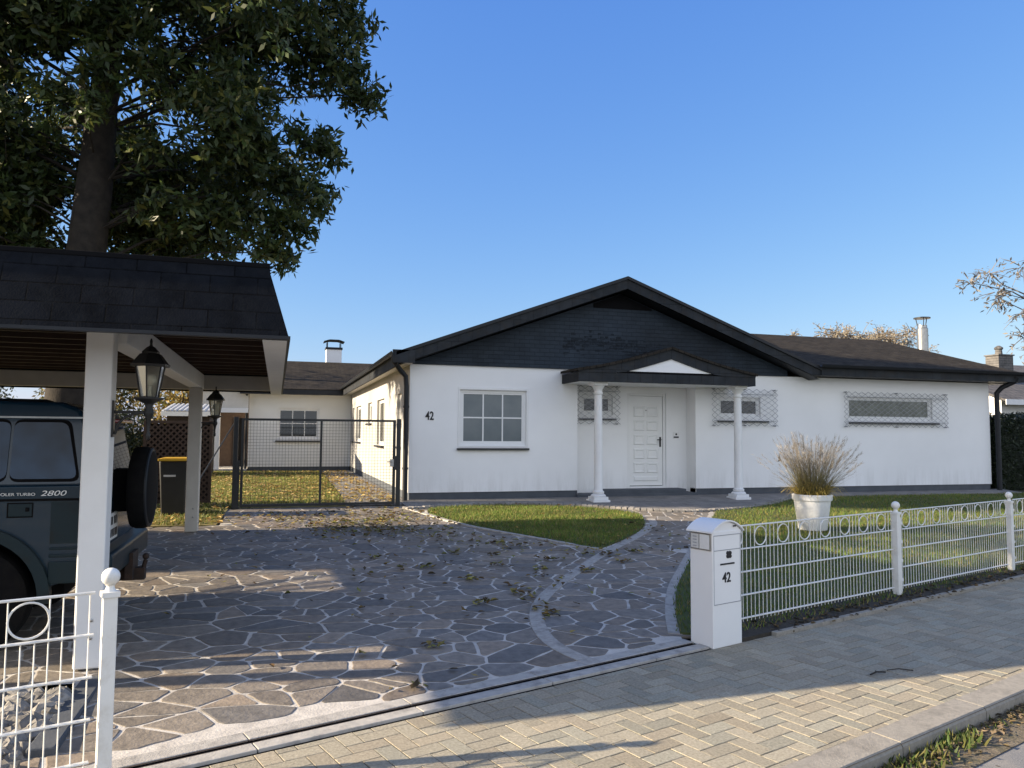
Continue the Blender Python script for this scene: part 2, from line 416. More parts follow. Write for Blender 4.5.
M['clear_lens'] = pm('clear_lens', (0.5, 0.5, 0.5), None, 6, 0.1, coat=0.6)
M['rust'] = pm('rusty_metal', (0.045, 0.026, 0.018), (0.018, 0.013, 0.011), 14, 0.8, 0.3)
M['pot'] = pm('white_pot', (0.84, 0.845, 0.85), (0.78, 0.785, 0.79), 4, 0.5, grime=((0.66, 0.66, 0.64), 4))
M['lattice'] = pm('brown_lattice', (0.075, 0.045, 0.028), (0.05, 0.03, 0.019), 10, 0.7, 0.2)
M['reed'] = pm('dark_reed', (0.03, 0.02, 0.014), (0.018, 0.013, 0.01), 30, 0.9, 0.6, 50)
M['ntile'] = bricks('neighbour_tiles', 'XYZ', (0.10, 0.095, 0.095), (0.13, 0.12, 0.115), (0.05, 0.05, 0.05), 0.25, 0.3, 0.02, 0.8, 0.8, 0.4, 3)
M['nbrick'] = bricks('chimney_slate', 'XZY', (0.13, 0.125, 0.12), (0.16, 0.15, 0.14), (0.07, 0.07, 0.07), 0.2, 0.1, 0.01, 0.8, 0.5, 0.4, 4)
M['corr_w'] = pm('corrugated_pale', (0.55, 0.55, 0.53), (0.42, 0.42, 0.4), 5, 0.6)

# ------------------------------------------------------------------ terrain
FA = R(18.0)
F0 = np.array([3.751, 5.659]); fd = np.array([math.cos(FA), math.sin(FA)]); fn = np.array([-math.sin(FA), math.cos(FA)])
GZ = .37
def sp(s, p): q = F0 + fd*s + fn*p; return (float(q[0]), float(q[1]))
def perp(x, y): return (x-F0[0])*fn[0] + (y-F0[1])*fn[1]
def along(x, y): return (x-F0[0])*fd[0] + (y-F0[1])*fd[1]
def ground(x, y):
    d = perp(x, y)
    if d <= 0: return 0.0
    e = max(15-y, 0)
    return GZ*d/(d+e) if d+e > 0 else GZ

def in_poly(x, y, poly):
    c = False; n = len(poly); j = n-1
    for i in range(n):
        xi, yi = poly[i]; xj, yj = poly[j]
        if (yi > y) != (yj > y) and x < (xj-xi)*(y-yi)/(yj-yi)+xi: c = not c
        j = i
    return c

def densify(poly, step):
    out = []
    for i, a in enumerate(poly):
        b = poly[(i+1) % len(poly)]
        k = max(1, int(math.hypot(b[0]-a[0], b[1]-a[1])/step))
        for t in range(k): out.append((a[0]+(b[0]-a[0])*t/k, a[1]+(b[1]-a[1])*t/k))
    return out

def smooth_poly(pts, it=2):
    for _ in range(it):
        o = []
        for i, a in enumerate(pts):
            b = pts[(i+1) % len(pts)]
            o += [(a[0]*.75+b[0]*.25, a[1]*.75+b[1]*.25), (a[0]*.25+b[0]*.75, a[1]*.25+b[1]*.75)]
        pts = o
    return pts

def smooth_line(pts, it=2):
    for _ in range(it):
        o = [pts[0]]
        for a, b in zip(pts, pts[1:]):
            o += [(a[0]*.75+b[0]*.25, a[1]*.75+b[1]*.25), (a[0]*.25+b[0]*.75, a[1]*.25+b[1]*.75)]
        pts = o + [pts[-1]]
    return pts

def sheet(name, poly, off, step, mat, kind='structure', skirt=0.0, zf=None, **kw):
    zf = zf or ground
    b = densify(poly, step)
    n = len(b)
    xs = [p[0] for p in b]; ys = [p[1] for p in b]
    vs = [Vector(p) for p in b]
    y = min(ys)+step/2
    while y < max(ys):
        x = min(xs)+step/2
        while x < max(xs):
            px = x+random.uniform(-.1, .1)*step; py = y+random.uniform(-.1, .1)*step
            if in_poly(px, py, poly): vs.append(Vector((px, py)))
            x += step
        y += step
    r = delaunay_2d_cdt(vs, [], [list(range(n))], 1, 1e-5)
    m = MB()
    P = [(v.x, v.y, zf(v.x, v.y)+off) for v in r[0]]
    m.add(P, [tuple(f) for f in r[2]])
    if skirt:
        for i in range(n):
            a = b[i]; c = b[(i+1) % n]
            za = zf(*a)+off; zc = zf(*c)+off
            m.add([(a[0], a[1], za), (c[0], c[1], zc), (c[0], c[1], zc-skirt), (a[0], a[1], za-skirt)], [(0, 3, 2, 1)])
    bm_o = m.build(name, mat, fix=False)
    me = bm_o.data
    # upward normals
    bm = bmesh.new(); bm.from_mesh(me)
    for f in bm.faces:
        if abs(f.normal.z) > .3 and f.normal.z < 0: f.normal_flip()
    bm.to_mesh(me); bm.free()
    tag(bm_o, kind=kind, **kw)
    return bm_o

def ribbon(m, pts, wl, wr, off, thick=0.03, col=None):
    """flat strip along a polyline (left width, right width), following the ground"""
    n = len(pts); L = []; Rr = []
    for i, p in enumerate(pts):
        a = pts[max(i-1, 0)]; b = pts[min(i+1, n-1)]
        d = np.array([b[0]-a[0], b[1]-a[1]]); d = d/np.linalg.norm(d); nn = np.array([-d[1], d[0]])
        q = np.array(p)
        l_ = q+nn*wl; r_ = q-nn*wr
        L.append((l_[0], l_[1], ground(*l_)+off)); Rr.append((r_[0], r_[1], ground(*r_)+off))
    for i in range(n-1):
        a, b, c, d = L[i], Rr[i], Rr[i+1], L[i+1]
        dn = lambda p: (p[0], p[1], p[2]-thick)
        m.add([a, b, c, d, dn(a), dn(b), dn(c), dn(d)], [(0, 1, 2, 3), (0, 4, 5, 1), (2, 6, 7, 3), (1, 5, 6, 2), (3, 7, 4, 0)], col)

# base ground out to the horizon
def base_z(x, y):
    d = perp(x, y)
    if d < 0: return -0.17
    return ground(x, y) - 0.05 - min(d, .3)*0.0
xs = sorted(set([-600, -300, -150, -80, -50, -35] + [round(-25+i*0.75, 2) for i in range(72)] + [32, 40, 55, 80, 150, 300, 600]))
ys = sorted(set([-600, -300, -100, -40, -20] + [round(-12+i*0.75, 2) for i in range(70)] + [45, 55, 80, 150, 300, 700]))
V = [(x, y, base_z(x, y)) for y in ys for x in xs]; nx = len(xs)
F = [(j*nx+i, j*nx+i+1, (j+1)*nx+i+1, (j+1)*nx+i) for j in range(len(ys)-1) for i in range(nx-1)]
g = MB(); g.add(V, F); tag(g.build('ground', M['earth'], fix=False, smooth=True), kind='structure')

# street (asphalt), gutter strip and pavement
def strip(name, s0, s1, p0, p1, z, mat, n=40):
    m = MB()
    for i in range(n):
        a = s0+(s1-s0)*i/n; b = s0+(s1-s0)*(i+1)/n
        m.add([(*sp(a, p0), z), (*sp(b, p0), z), (*sp(b, p1), z), (*sp(a, p1), z)], [(0, 1, 2, 3)])
    return tag(m.build(name, mat, fix=False), kind='structure')
strip('street', -60, 60, -9.0, -1.9, -0.085, M['asphalt'])
strip('gutter', -60, 60, -2.16, -1.86, -0.079, M['gutter'])
strip('pavement_bed', -60, 60, -1.88, 0.14, -0.0034, M['joint'])
# herringbone pavers
pv = MB(); Wp = .112
def paver(s0, p0, s1, p1):
    gq = .003
    s0 += gq; p0 += gq; s1 -= gq; p1 -= gq
    base = np.array([0.355, 0.318, 0.24])*random.uniform(.84, 1.12)
    t = random.random()
    if t < .25: base = base*np.array([1.0, .97, .95])
    elif t < .4: base = base*np.array([.93, .97, 1.0])
    zz = random.uniform(-.0012, .0012); tl = random.uniform(-.0008, .0008); tl2 = random.uniform(-.0008, .0008)
    bv = .0016
    o = [(s0, p0), (s1, p0), (s1, p1), (s0, p1)]
    i_ = [(s0+bv, p0+bv), (s1-bv, p0+bv), (s1-bv, p1-bv), (s0+bv, p1-bv)]
    tz = [zz-tl-tl2, zz+tl-tl2, zz+tl+tl2, zz-tl+tl2]
    vs = [(*sp(*q), -.012) for q in o]+[(*sp(*q), tz[k]-.0012) for k, q in enumerate(o)]+[(*sp(*q), tz[k]) for k, q in enumerate(i_)]
    fs = [(8, 9, 10, 11)]
    for k in range(4):
        k2 = (k+1) % 4
        fs += [(k, k2, k2+4, k+4), (k+4, k2+4, k2+8, k+8)]
    pv.add(vs, fs, tuple(base))
S0, S1, P0, P1 = -7.0, 14.0, -1.69, -0.022
for a in range(-140, 140):
    for b in range(-80, 80):
        ox = (a + 2*b)*Wp; oy = (a - 2*b)*Wp - 1.2
        for (q0, q1, q2, q3) in ((ox, oy, ox+2*Wp, oy+Wp), (ox, oy+Wp, ox+Wp, oy+3*Wp)):
            if q2 <= S0 or q0 >= S1 or q3 <= P0+.02 or q1 >= P1-.02: continue
            q1c = max(q1, P0); q3c = min(q3, P1)
            if q3c-q1c < .03: continue
            paver(q0, q1c, q2, q3c)
tag(pv.build('pavement', M['paver'], fix=False), kind='structure')
far = MB()
for a, b in ((-60, -7), (14, 60)):
    far.add([(*sp(a, -1.69), 0), (*sp(b, -1.69), 0), (*sp(b, -.022), 0), (*sp(a, -.022), 0)], [(0, 1, 2, 3)], (0.25, 0.225, 0.19))
tag(far.build('pavement', M['paver'], fix=False), kind='structure')
# kerb stones
kb = MB(); s = -30.0
while s < 30:
    L = 1.0
    dz = random.uniform(-.003, .003)
    a, b = s+.004, s+L-.004
    pr = [(-1.885, -.16), (-1.885, -.02), (-1.868, .004), (-1.70, .008), (-1.70, -.16)]
    vs = [(*sp(a, p), z+dz) for p, z in pr]+[(*sp(b, p), z+dz) for p, z in pr]
    n = len(pr)
    kb.add(vs, [tuple(range(n))[::-1], tuple(range(n, 2*n))]+[(i, (i+1) % n, (i+1) % n+n, i+n) for i in range(n)])
    s += L
tag(kb.build('kerb', M['kerb']), kind='structure')

# ------------------------------------------------------------------ driveway: mortar bed + irregular flagstones
path_left = smooth_line([(6.277, 12.18), (6.05, 11.6), (5.344, 10.699), (4.185, 9.463), (3.153, 8.147), (2.60, 7.384), (2.32, 6.81), (2.16, 6.2), (2.16, 5.75), (2.30, 5.37)])
path_right = smooth_line([(7.958, 12.807), (6.639, 10.984), (5.652, 9.591), (4.746, 8.31), (4.249, 7.615), (3.90, 7.05), (3.55, 6.404), (3.32, 5.92)])
terr_front = smooth_line([(2.30, 13.95), (2.95, 14.17), (4.25, 14.45), (5.31, 14.05), (5.99, 13.74), (6.73, 13.1), (7.643, 12.85), (8.686, 13.118), (9.657, 13.554), (10.37, 14.06), (10.87, 14.5)])
island = smooth_poly([(2.50, 13.60), (2.90, 13.95), (4.20, 14.16), (5.21, 13.80), (5.84, 13.42), (6.30, 12.75), (6.02, 11.85), (5.42, 10.90), (4.26, 9.70), (4.1, 9.78), (3.888, 10.327), (3.277, 11.286), (2.853, 12.136)], 2)
drive_poly = [sp(-5.6, .27), sp(-.42, .27)] + [p for p in path_right[::-1]] + [(8.4, 13.1), (7.0, 14.6), (2.44, 14.7), (2.40, 16.0), (-.75, 16.0), (-.80, 12.6), (-1.3, 12.45), (-6.9, 12.45), (-6.9, 5.75), (-1.22, 5.75), (-1.16, 4.95)]
sheet('driveway', drive_poly, 0.0, 0.35, M['mortar'])

def clip(poly, px, py, nx_, ny_):
    out = []
    n = len(poly)
    for i in range(n):
        a = poly[i]; b = poly[(i+1) % n]
        da = (a[0]-px)*nx_+(a[1]-py)*ny_; db = (b[0]-px)*nx_+(b[1]-py)*ny_
        if da <= 0: out.append(a)
        if da*db < 0:
            t = da/(da-db); out.append((a[0]+(b[0]-a[0])*t, a[1]+(b[1]-a[1])*t))
    return out
AN = 1.3   # stones are longer across the drive
seeds = []
y = 3.5
while y < 16.2:
    x = -7.2/AN
    while x < 9.0/AN:
        dn = .33 if random.random() < .6 else .24
        if random.random() < .70: seeds.append((x+random.uniform(-.115, .115), y+random.uniform(-.115, .115)))
        if random.random() < .10: seeds.append((x+random.uniform(-.2, .2), y+random.uniform(-.2, .2)))
        x += .208
    y += .208
cells = {}
for i, q in enumerate(seeds): cells.setdefault((int(q[0]//.7), int(q[1]//.7)), []).append(i)
st = MB()
def stone_at(i):
    q = seeds[i]
    if not in_poly(q[0]*AN, q[1], drive_poly): return
    if in_poly(q[0]*AN, q[1], island): return
    poly = [(q[0]-.8, q[1]-.8), (q[0]+.8, q[1]-.8), (q[0]+.8, q[1]+.8), (q[0]-.8, q[1]+.8)]
    ci, cj = int(q[0]//.7), int(q[1]//.7)
    for a in (-2, -1, 0, 1, 2):
        for b in (-2, -1, 0, 1, 2):
            for k in cells.get((ci+a, cj+b), []):
                if k == i: continue
                r = seeds[k]; dx, dy = r[0]-q[0], r[1]-q[1]; d = math.hypot(dx, dy)
                if d > 1.6 or d < 1e-6: continue
                j = random.uniform(.0062, .0125)
                poly = clip(poly, q[0]+dx/2-dx/d*j, q[1]+dy/2-dy/d*j, dx/d, dy/d)
                if len(poly) < 3: return
    poly = [(p[0]*AN, p[1]) for p in poly]
    if along_clip: 
        for (px, py, nx_, ny_) in along_clip: poly = clip(poly, px, py, nx_, ny_)
    if len(poly) < 3: return
    # roughen: cut corners and jitter edge points
    cx = sum(p[0] for p in poly)/len(poly); cy = sum(p[1] for p in poly)/len(poly)
    out = []
    n = len(poly)
    for k in range(n):
        a = poly[k]; b = poly[(k+1) % n]
        L = math.hypot(b[0]-a[0], b[1]-a[1])
        if L < .03: out.append(((a[0]+b[0])/2, (a[1]+b[1])/2)); continue
        c = min(.022/L, .3)*random.uniform(.5, 1.4)
        out.append((a[0]+(b[0]-a[0])*c, a[1]+(b[1]-a[1])*c))
        if L > .12:
            for t in ((.33, .66) if L > .22 else (.5,)):
                jx, jy = random.uniform(-.007, .007), random.uniform(-.007, .007)
                out.append((a[0]+(b[0]-a[0])*t+jx, a[1]+(b[1]-a[1])*t+jy))
        out.append((a[0]+(b[0]-a[0])*(1-c), a[1]+(b[1]-a[1])*(1-c)))
    poly = out; n = len(poly)
    if n < 4: return
    t = random.random()
    base = np.array([0.200, 0.172, 0.140]) if t < .6 else (np.array([0.225, 0.182, 0.138]) if t < .8 else np.array([0.162, 0.149, 0.133]))
    base = base*random.uniform(.74, 1.26)
    zt = .0045+random.uniform(-.0012, .0015); ta, tb = random.uniform(-.004, .004), random.uniform(-.004, .004)
    top = []; mid = []; low = []
    for (px, py) in poly:
        zz = ground(px, py)+zt+(px-cx)*ta+(py-cy)*tb
        ix, iy = px+(cx-px)*.035, py+(cy-py)*.035
        top.append((ix, iy, zz)); mid.append((px, py, zz-.0025)); low.append((px, py, zz-.02))
    fs = [tuple(range(n))]
    for k in range(n):
        k2 = (k+1) % n
        fs += [(k, n+k, n+k2, k2), (n+k, 2*n+k, 2*n+k2, n+k2)]
    st.add(top+mid+low, fs, tuple(base))
dq = sp(0, .30)
along_clip = [(dq[0], dq[1], -fn[0], -fn[1])]
for i in range(len(seeds)): stone_at(i)
tag(st.build('driveway', M['stone'], fix=True), kind='structure')

# pale curved borders between drive and path
bd = MB()
ribbon(bd, path_left, .065, .065, .009)
ribbon(bd, path_right, .02, .10, .009)
tag(bd.build('path', M['border']), kind='structure')
# thin edging between island lawn and drive
ed = MB()
ribbon(ed, smooth_line([(4.22, 9.62), (3.85, 10.25), (3.24, 11.24), (2.80, 12.1), (2.42, 13.5), (2.30, 13.95)]), .03, .04, .022)
tag(ed.build('path', M['concrete']), kind='structure')

# linear drain along the pavement
dr = thing('drainage_channel', 'pale concrete drainage channel with a dark slot across the driveway mouth', 'drain', (*sp(-3, .12), 0))
for (p0, p1, nm) in ((.165, .285, 'edge_strip'), (.0, .105, 'edge_strip')):
    m = MB(); s = -7.0
    while s < -.45:
        e = min(s+1.0, -.40)
        pts = [(s+.003, p0), (e-.003, p0), (e-.003, p1), (s+.003, p1)]
        m.add([(*sp(*q), .016) for q in pts]+[(*sp(*q), -.05) for q in pts], [(0, 1, 2, 3), (0, 4, 5, 1), (1, 5, 6, 2), (2, 6, 7, 3), (3, 7, 4, 0)])
        s = e
    m.build(nm, M['concrete'], dr, bevel=.004)
m = MB(); s = -7.0
while s < -.45:
    e = min(s+.5, -.42)
    for (p0, p1) in ((.107, .120), (.150, .163)):
        m.add([(*sp(s, p0), .012), (*sp(e-.004, p0), .012), (*sp(e-.004, p1), .012), (*sp(s, p1), .012)], [(0, 1, 2, 3)])
    s = e
m.build('grate_rail', M['rust'], dr)
m = MB(); m.add([(*sp(-7, .1), .004), (*sp(-.42, .1), .004), (*sp(-.42, .17), .004), (*sp(-7, .17), .004)], [(0, 1, 2, 3)]); m.build('slot', M['black'], dr)
m = MB(); m.add([(*sp(-7, -.026), -.003), (*sp(-.40, -.026), -.003), (*sp(-.40, .003), -.003), (*sp(-7, .003), -.003)], [(0, 1, 2, 3)]); m.build('joint_gap', M['black'], dr)

# terrace in front of the house with a sett edge
terr_poly = terr_front + [(17.6, 14.5), (17.6, 15.1), (2.42, 15.1), (2.30, 14.6)]
def terr_z(x, y): return max(ground(x, y), .27)
sheet('terrace', terr_poly, 0.035, 0.3, M['terrace'], skirt=.14, zf=terr_z)
sd = MB()
def lerp_line(pts, step):
    out = []; acc = 0
    for a, b in zip(pts, pts[1:]):
        L = math.hypot(b[0]-a[0], b[1]-a[1]); t = acc
        while t < L:
            out.append((a[0]+(b[0]-a[0])*t/L, a[1]+(b[1]-a[1])*t/L, math.atan2(b[1]-a[1], b[0]-a[0]))); t += step
        acc = t-L
    return out
for row in (0, 1):
    for (x, y, an) in lerp_line(terr_front, .115):
        ox, oy = -math.sin(an), math.cos(an)
        x_ = x-ox*(.055-row*.115); y_ = y-oy*(.055-row*.115)
        z = max(ground(x, y), .27)+.035+random.uniform(.004, .012)
        h = .05; ca, sa = math.cos(an+random.uniform(-.06, .06)), math.sin(an)
        vs = []
        for dz, k in ((-.14, 1.0), (-.012, 1.0), (0, .8)):
            for (a, b) in ((-h, -h), (h, -h), (h, h), (-h, h)):
                vs.append((x_+(a*ca-b*sa)*k, y_+(a*sa+b*ca)*k, z+dz))
        fs = [(8, 9, 10, 11)]+[(q, (q+1) % 4, (q+1) % 4+4, q+4) for q in range(4)]+[(q+4, (q+1) % 4+4, (q+1) % 4+8, q+8) for q in range(4)]
        k = random.uniform(.7, 1.2)
        sd.add(vs, fs, (.26*k, .245*k, .225*k))
tag(sd.build('terrace', M['cobble'], fix=False), kind='structure')

# ------------------------------------------------------------------ lawns
sheet('lawn', island, 0.022, 0.25, M['lawn'], skirt=.05)
lawn_r = [sp(.02, .10), sp(20, .10), (26, 14.3), (17.6, 14.42), (10.9, 14.42)] + [p for p in terr_front[::-1] if p[0] > 8.3] + path_right
sheet('lawn', lawn_r, 0.022, 0.4, M['lawn'], skirt=.05)
soil = [sp(-.02, -.02), sp(20, -.02), sp(20, .42), sp(-.02, .42)]
sheet('flower_bed', soil, 0.030, 0.3, M['soil'], skirt=.04)
ebm = MB(); s = .36
while s < 20:
    vs = [(*sp(s+.003, -.075), -.05), (*sp(s+.997, -.075), -.05), (*sp(s+.997, -.02), -.05), (*sp(s+.003, -.02), -.05)]
    ebm.add(vs+[(v[0], v[1], .035) for v in vs], [(4, 5, 6, 7), (0, 1, 5, 4), (1, 2, 6, 5), (2, 3, 7, 6), (3, 0, 4, 7)]); s += 1.0
tag(ebm.build('kerb', M['kerb'], bevel=.006), kind='structure')
court = [(-14, 16.0), (-14, 12.5), (-.78, 12.5), (-.72, 16.0), (2.4, 16.0), (2.42, 27.5), (-14, 40)]
sheet('lawn', [(-14, 12.55), (-.85, 12.55), (-.78, 14.45), (1.25, 14.45), (1.45, 27.5), (-3.0, 27.5), (-14, 45)], 0.015, 0.6, M['lawn_leaf'], skirt=.04)
sheet('path', [(1.30, 14.45), (2.46, 14.45), (2.46, 27.5), (1.50, 27.5)], 0.02, 0.6, M['terrace'])

def blades(name, poly, dens, hmin, hmax, colors, label, holes=(), width=.006, off=.015, far=None, cat='grass'):
    x0 = min(p[0] for p in poly); x1 = max(p[0] for p in poly); y0 = min(p[1] for p in poly); y1 = max(p[1] for p in poly)
    N = int((x1-x0)*(y1-y0)*dens)
    P = np.column_stack([rng.uniform(x0, x1, N), rng.uniform(y0, y1, N)])
    keep = [i for i in range(N) if in_poly(P[i, 0], P[i, 1], poly) and not any(in_poly(P[i, 0], P[i, 1], h) for h in holes)]
    P = P[keep]; N = len(P); P = P+rng.normal(0, .018, (N, 2))
    Z = np.array([ground(*p) for p in P])+off
    an = rng.uniform(0, 2*np.pi, N); h = rng.uniform(hmin, hmax, N)
    patch = .5+.5*np.sin(P[:, 0]*2.1+np.sin(P[:, 1]*1.7)*2)*np.sin(P[:, 1]*2.6+1.3*np.sin(P[:, 0]*1.1))
    h *= .7+.5*patch
    ln = rng.uniform(.1, .8, N)*h; la = rng.uniform(0, 2*np.pi, N)
    wv = width*rng.uniform(.7, 1.5, N)
    dx = np.cos(an)*wv; dy = np.sin(an)*wv
    V = np.zeros((N, 3, 3), dtype=np.float32)
    V[:, 0] = np.column_stack([P[:, 0]-dx, P[:, 1]-dy, Z]); V[:, 1] = np.column_stack([P[:, 0]+dx, P[:, 1]+dy, Z])
    V[:, 2] = np.column_stack([P[:, 0]+np.cos(la)*ln, P[:, 1]+np.sin(la)*ln, Z+h])
    cs = np.array(colors)[rng.integers(0, len(colors), N)]*rng.uniform(.7, 1.25, (N, 1))*(.75+.4*patch[:, None])
    C = np.repeat(cs[:, None, :], 3, axis=1); C[:, 2] *= 1.25
    o = fast_mesh(name, V.reshape(-1, 3), np.arange(N*3).reshape(-1, 3), M['blade'], C.reshape(-1, 3), n=3)
    return tag(o, label, cat, kind='stuff')
GR = [(0.115, 0.185, 0.030), (0.145, 0.205, 0.036), (0.09, 0.15, 0.026), (0.19, 0.18, 0.05), (0.24, 0.20, 0.07)]
GY = [(0.22, 0.22, 0.06), (0.14, 0.18, 0.04), (0.28, 0.24, 0.08), (0.11, 0.16, 0.04)]
blades('grass', island, 2600, .025, .06, GR, 'short green grass on the curved island lawn in front of the house')
lr2 = [p for p in lawn_r]
blades('grass', lr2, 900, .03, .065, GR, 'mown grass of the lawn behind the white ring fence')
blades('grass', [(-2.6, 12.6), (-.9, 12.6), (-.8, 14.5), (1.25, 14.5), (1.45, 27), (-2.6, 27)], 650, .03, .07, GY, 'yellowing grass of the courtyard lawn beyond the black gate', width=.01)

# ------------------------------------------------------------------ leaves lying about
def scatter_leaves(name, pts, size, colors, label, cat='leaves', off=.012):
    N = len(pts)
    P = np.array(pts); Z = np.array([ground(*p) for p in P])+off
    an = rng.uniform(0, 2*np.pi, N); L = rng.uniform(size*.6, size*1.35, N); W = L*rng.uniform(.4, .65, N)
    c, s_ = np.cos(an), np.sin(an)
    curl = rng.uniform(.15, .7, N)*W; tip = rng.uniform(0, .5, N)*L
    V = np.zeros((N, 6, 3))
    loc = [(-1, 0, .15), (-.3, -1, 1), (.4, -.8, 1), (1, 0, .4), (.4, .8, 1), (-.3, 1, 1)]
    for k, (a, b, zc) in enumerate(loc):
        lx = a*L*.5; ly = b*W*.5
        V[:, k, 0] = P[:, 0]+lx*c-ly*s_; V[:, k, 1] = P[:, 1]+lx*s_+ly*c
        V[:, k, 2] = Z+curl*(zc if abs(b) > .1 else .05)+(tip if k == 3 else 0)
    cs = np.array(colors)[rng.integers(0, len(colors), N)]*rng.uniform(.6, 1.3, (N, 1))
    C = np.repeat(cs[:, None, :], 6, axis=1)
    i6 = np.arange(N)[:, None]*6
    F = np.concatenate([i6+np.array([0, 1, 2, 3]), i6+np.array([0, 3, 4, 5])])
    o = fast_mesh(name, V.reshape(-1, 3), F, M['dry_leaf'], C.reshape(-1, 3))
    return tag(o, label, cat, kind='stuff')
LC = [(0.22, 0.14, 0.04), (0.32, 0.24, 0.07), (0.14, 0.085, 0.035), (0.20, 0.20, 0.05), (0.09, 0.065, 0.03), (0.28, 0.25, 0.075)]
pts = []
def heap(cx, cy, sx, sy, n, rot=0.0):
    for _ in range(n):
        a, b = random.gauss(0, sx), random.gauss(0, sy)
        pts.append((cx+a*math.cos(rot)-b*math.sin(rot), cy+a*math.sin(rot)+b*math.cos(rot)))
heap(1.1, 12.4, .75, .45, 420); heap(1.75, 13.3, .5, .5, 190); heap(1.5, 11.6, .6, .35, 210); heap(.3, 13.2, .6, .35, 130)
heap(2.1, 11.0, .5, .5, 60); heap(3.1, 10.2, .3, .3, 60); heap(4.0, 9.35, .2, .15, 40)
heap(2.4, 7.15, .07, .35, 45); heap(2.9, 7.9, .3, .3, 20); heap(5.6, 11.0, .25, .5, 24); heap(5.0, 9.9, .5, .5, 30)
heap(2.2, 9.0, 1.3, 1.0, 90); heap(0.4, 9.5, 1.2, 1.4, 60); heap(1.0, 6.3, 1.4, .8, 16)
for (x, y) in ((3.0, 8.6), (2.1, 8.2), (2.2, 9.7), (1.2, 6.0), (3.3, 9.1), (2.7, 9.5), (1.7, 8.9), (3.5, 8.4), (1.2, 9.6), (2.6, 8.9), (1.9, 7.2), (4.2, 8.8), (4.6, 9.4), (.9, 5.1)): heap(x, y, .06, .05, 12)
pts = [p for p in pts if p[0] > -.9 and perp(*p) > .3 and p[1] < 14.3]
scatter_leaves('fallen_leaves', pts, .072, LC, 'brown and yellow fallen leaves strewn over the flagstone drive', off=.020)
pts = [(random.uniform(-2.6, 2.3), random.uniform(12.6, 27)) for _ in range(3600)]
pts = [p for p in pts if p[1] > 14.5 or p[0] < -.8]
scatter_leaves('fallen_leaves', pts, .10, [(0.50, 0.35, 0.12), (0.56, 0.42, 0.16), (0.36, 0.23, 0.09), (0.44, 0.36, 0.13)], 'dry ochre leaves covering the courtyard lawn beyond the gate', off=.03)
pts = [sp(random.uniform(.4, 12), random.gauss(.07, .10)) for _ in range(900)]
scatter_leaves('fallen_leaves', [p for p in pts if perp(*p) > -.18], .05, [(0.10, 0.07, 0.04), (0.14, 0.10, 0.05), (0.06, 0.05, 0.03), (0.18, 0.12, 0.05)], 'leaf litter along the foot of the white fence', off=.03)
pts = [(random.uniform(2.6, 6.2), random.uniform(9.8, 14)) for _ in range(90)]
scatter_leaves('fallen_leaves', [p for p in pts if in_poly(*p, island)], .07, LC, 'few yellow leaves lying on the island lawn', off=.05)
# gutter weeds and litter
pts = [sp(random.uniform(-4, 6), -1.90-abs(random.gauss(0, .10))) for _ in range(2600)]
def flat(x, y): return -.072
_g = ground
def ground(x, y): return -.082 if perp(x, y) < -1.86 else _g(x, y)
scatter_leaves('leaf_litter', pts, .035, [(0.16, 0.12, 0.06), (0.10, 0.075, 0.04), (0.24, 0.17, 0.08), (0.30, 0.22, 0.13)], 'crumbled leaves and grit in the gutter below the kerb', off=.012)
wd = [sp(-2.2, -1.89), sp(6, -1.89), sp(6, -1.99), sp(-2.2, -2.02)]
blades('weeds', wd, 420, .02, .05, [(0.06, 0.09, 0.02), (0.05, 0.075, 0.02), (0.12, 0.12, 0.035)], 'low green weeds growing along the foot of the kerb', width=.008, off=0, cat='weeds')
wd2 = [sp(-1.4, -1.89), sp(-.3, -1.89), sp(-.3, -2.0), sp(-1.4, -2.12)]
blades('weeds', wd2, 1500, .03, .075, [(0.06, 0.10, 0.022), (0.08, 0.10, 0.03), (0.16, 0.15, 0.05)], 'thick tuft of weeds at the near end of the kerb', width=.012, off=0, cat='weeds')
ground = _g
# ground cover beside the mailbox
def leafy(name, pts3, size, colors, mat, parent=None, droop=.3):
    N = len(pts3); P = np.array(pts3)
    d = rng.normal(size=(N, 3)); d[:, 2] -= droop; d /= np.linalg.norm(d, axis=1)[:, None]
    q = rng.normal(size=(N, 3)); s_ = np.cross(d, q); s_ /= np.linalg.norm(s_, axis=1)[:, None]
    L = rng.uniform(.65, 1.3, N)[:, None]*size; W = L*rng.uniform(.30, .42, N)[:, None]
    V = np.zeros((N, 4, 3))
    V[:, 0] = P; V[:, 1] = P+d*L*.45+s_*W*.5; V[:, 2] = P+d*L; V[:, 3] = P+d*L*.45-s_*W*.5
    cs = np.array(colors)[rng.integers(0, len(colors), N)]*rng.uniform(.65, 1.3, (N, 1))
    return fast_mesh(name, V.reshape(-1, 3), np.arange(N*4).reshape(-1, 4), mat, np.repeat(cs[:, None, :], 4, axis=1).reshape(-1, 3), parent)
P3 = []
for _ in range(900):
    t = random.random(); x = 3.66+(4.5-3.66)*t+random.gauss(0, .05); y = 6.15+(7.55-6.15)*t+random.gauss(0, .06)
    P3.append((x+.06, y, ground(x, y)+random.uniform(.02, .17)))
tag(leafy('ground_cover', P3, .05, [(0.05, 0.075, 0.02), (0.10, 0.085, 0.03), (0.15, 0.10, 0.04), (0.04, 0.05, 0.02)], M['leaf']), 'low bronze green ground cover between mailbox and path', 'ground cover', kind='stuff')

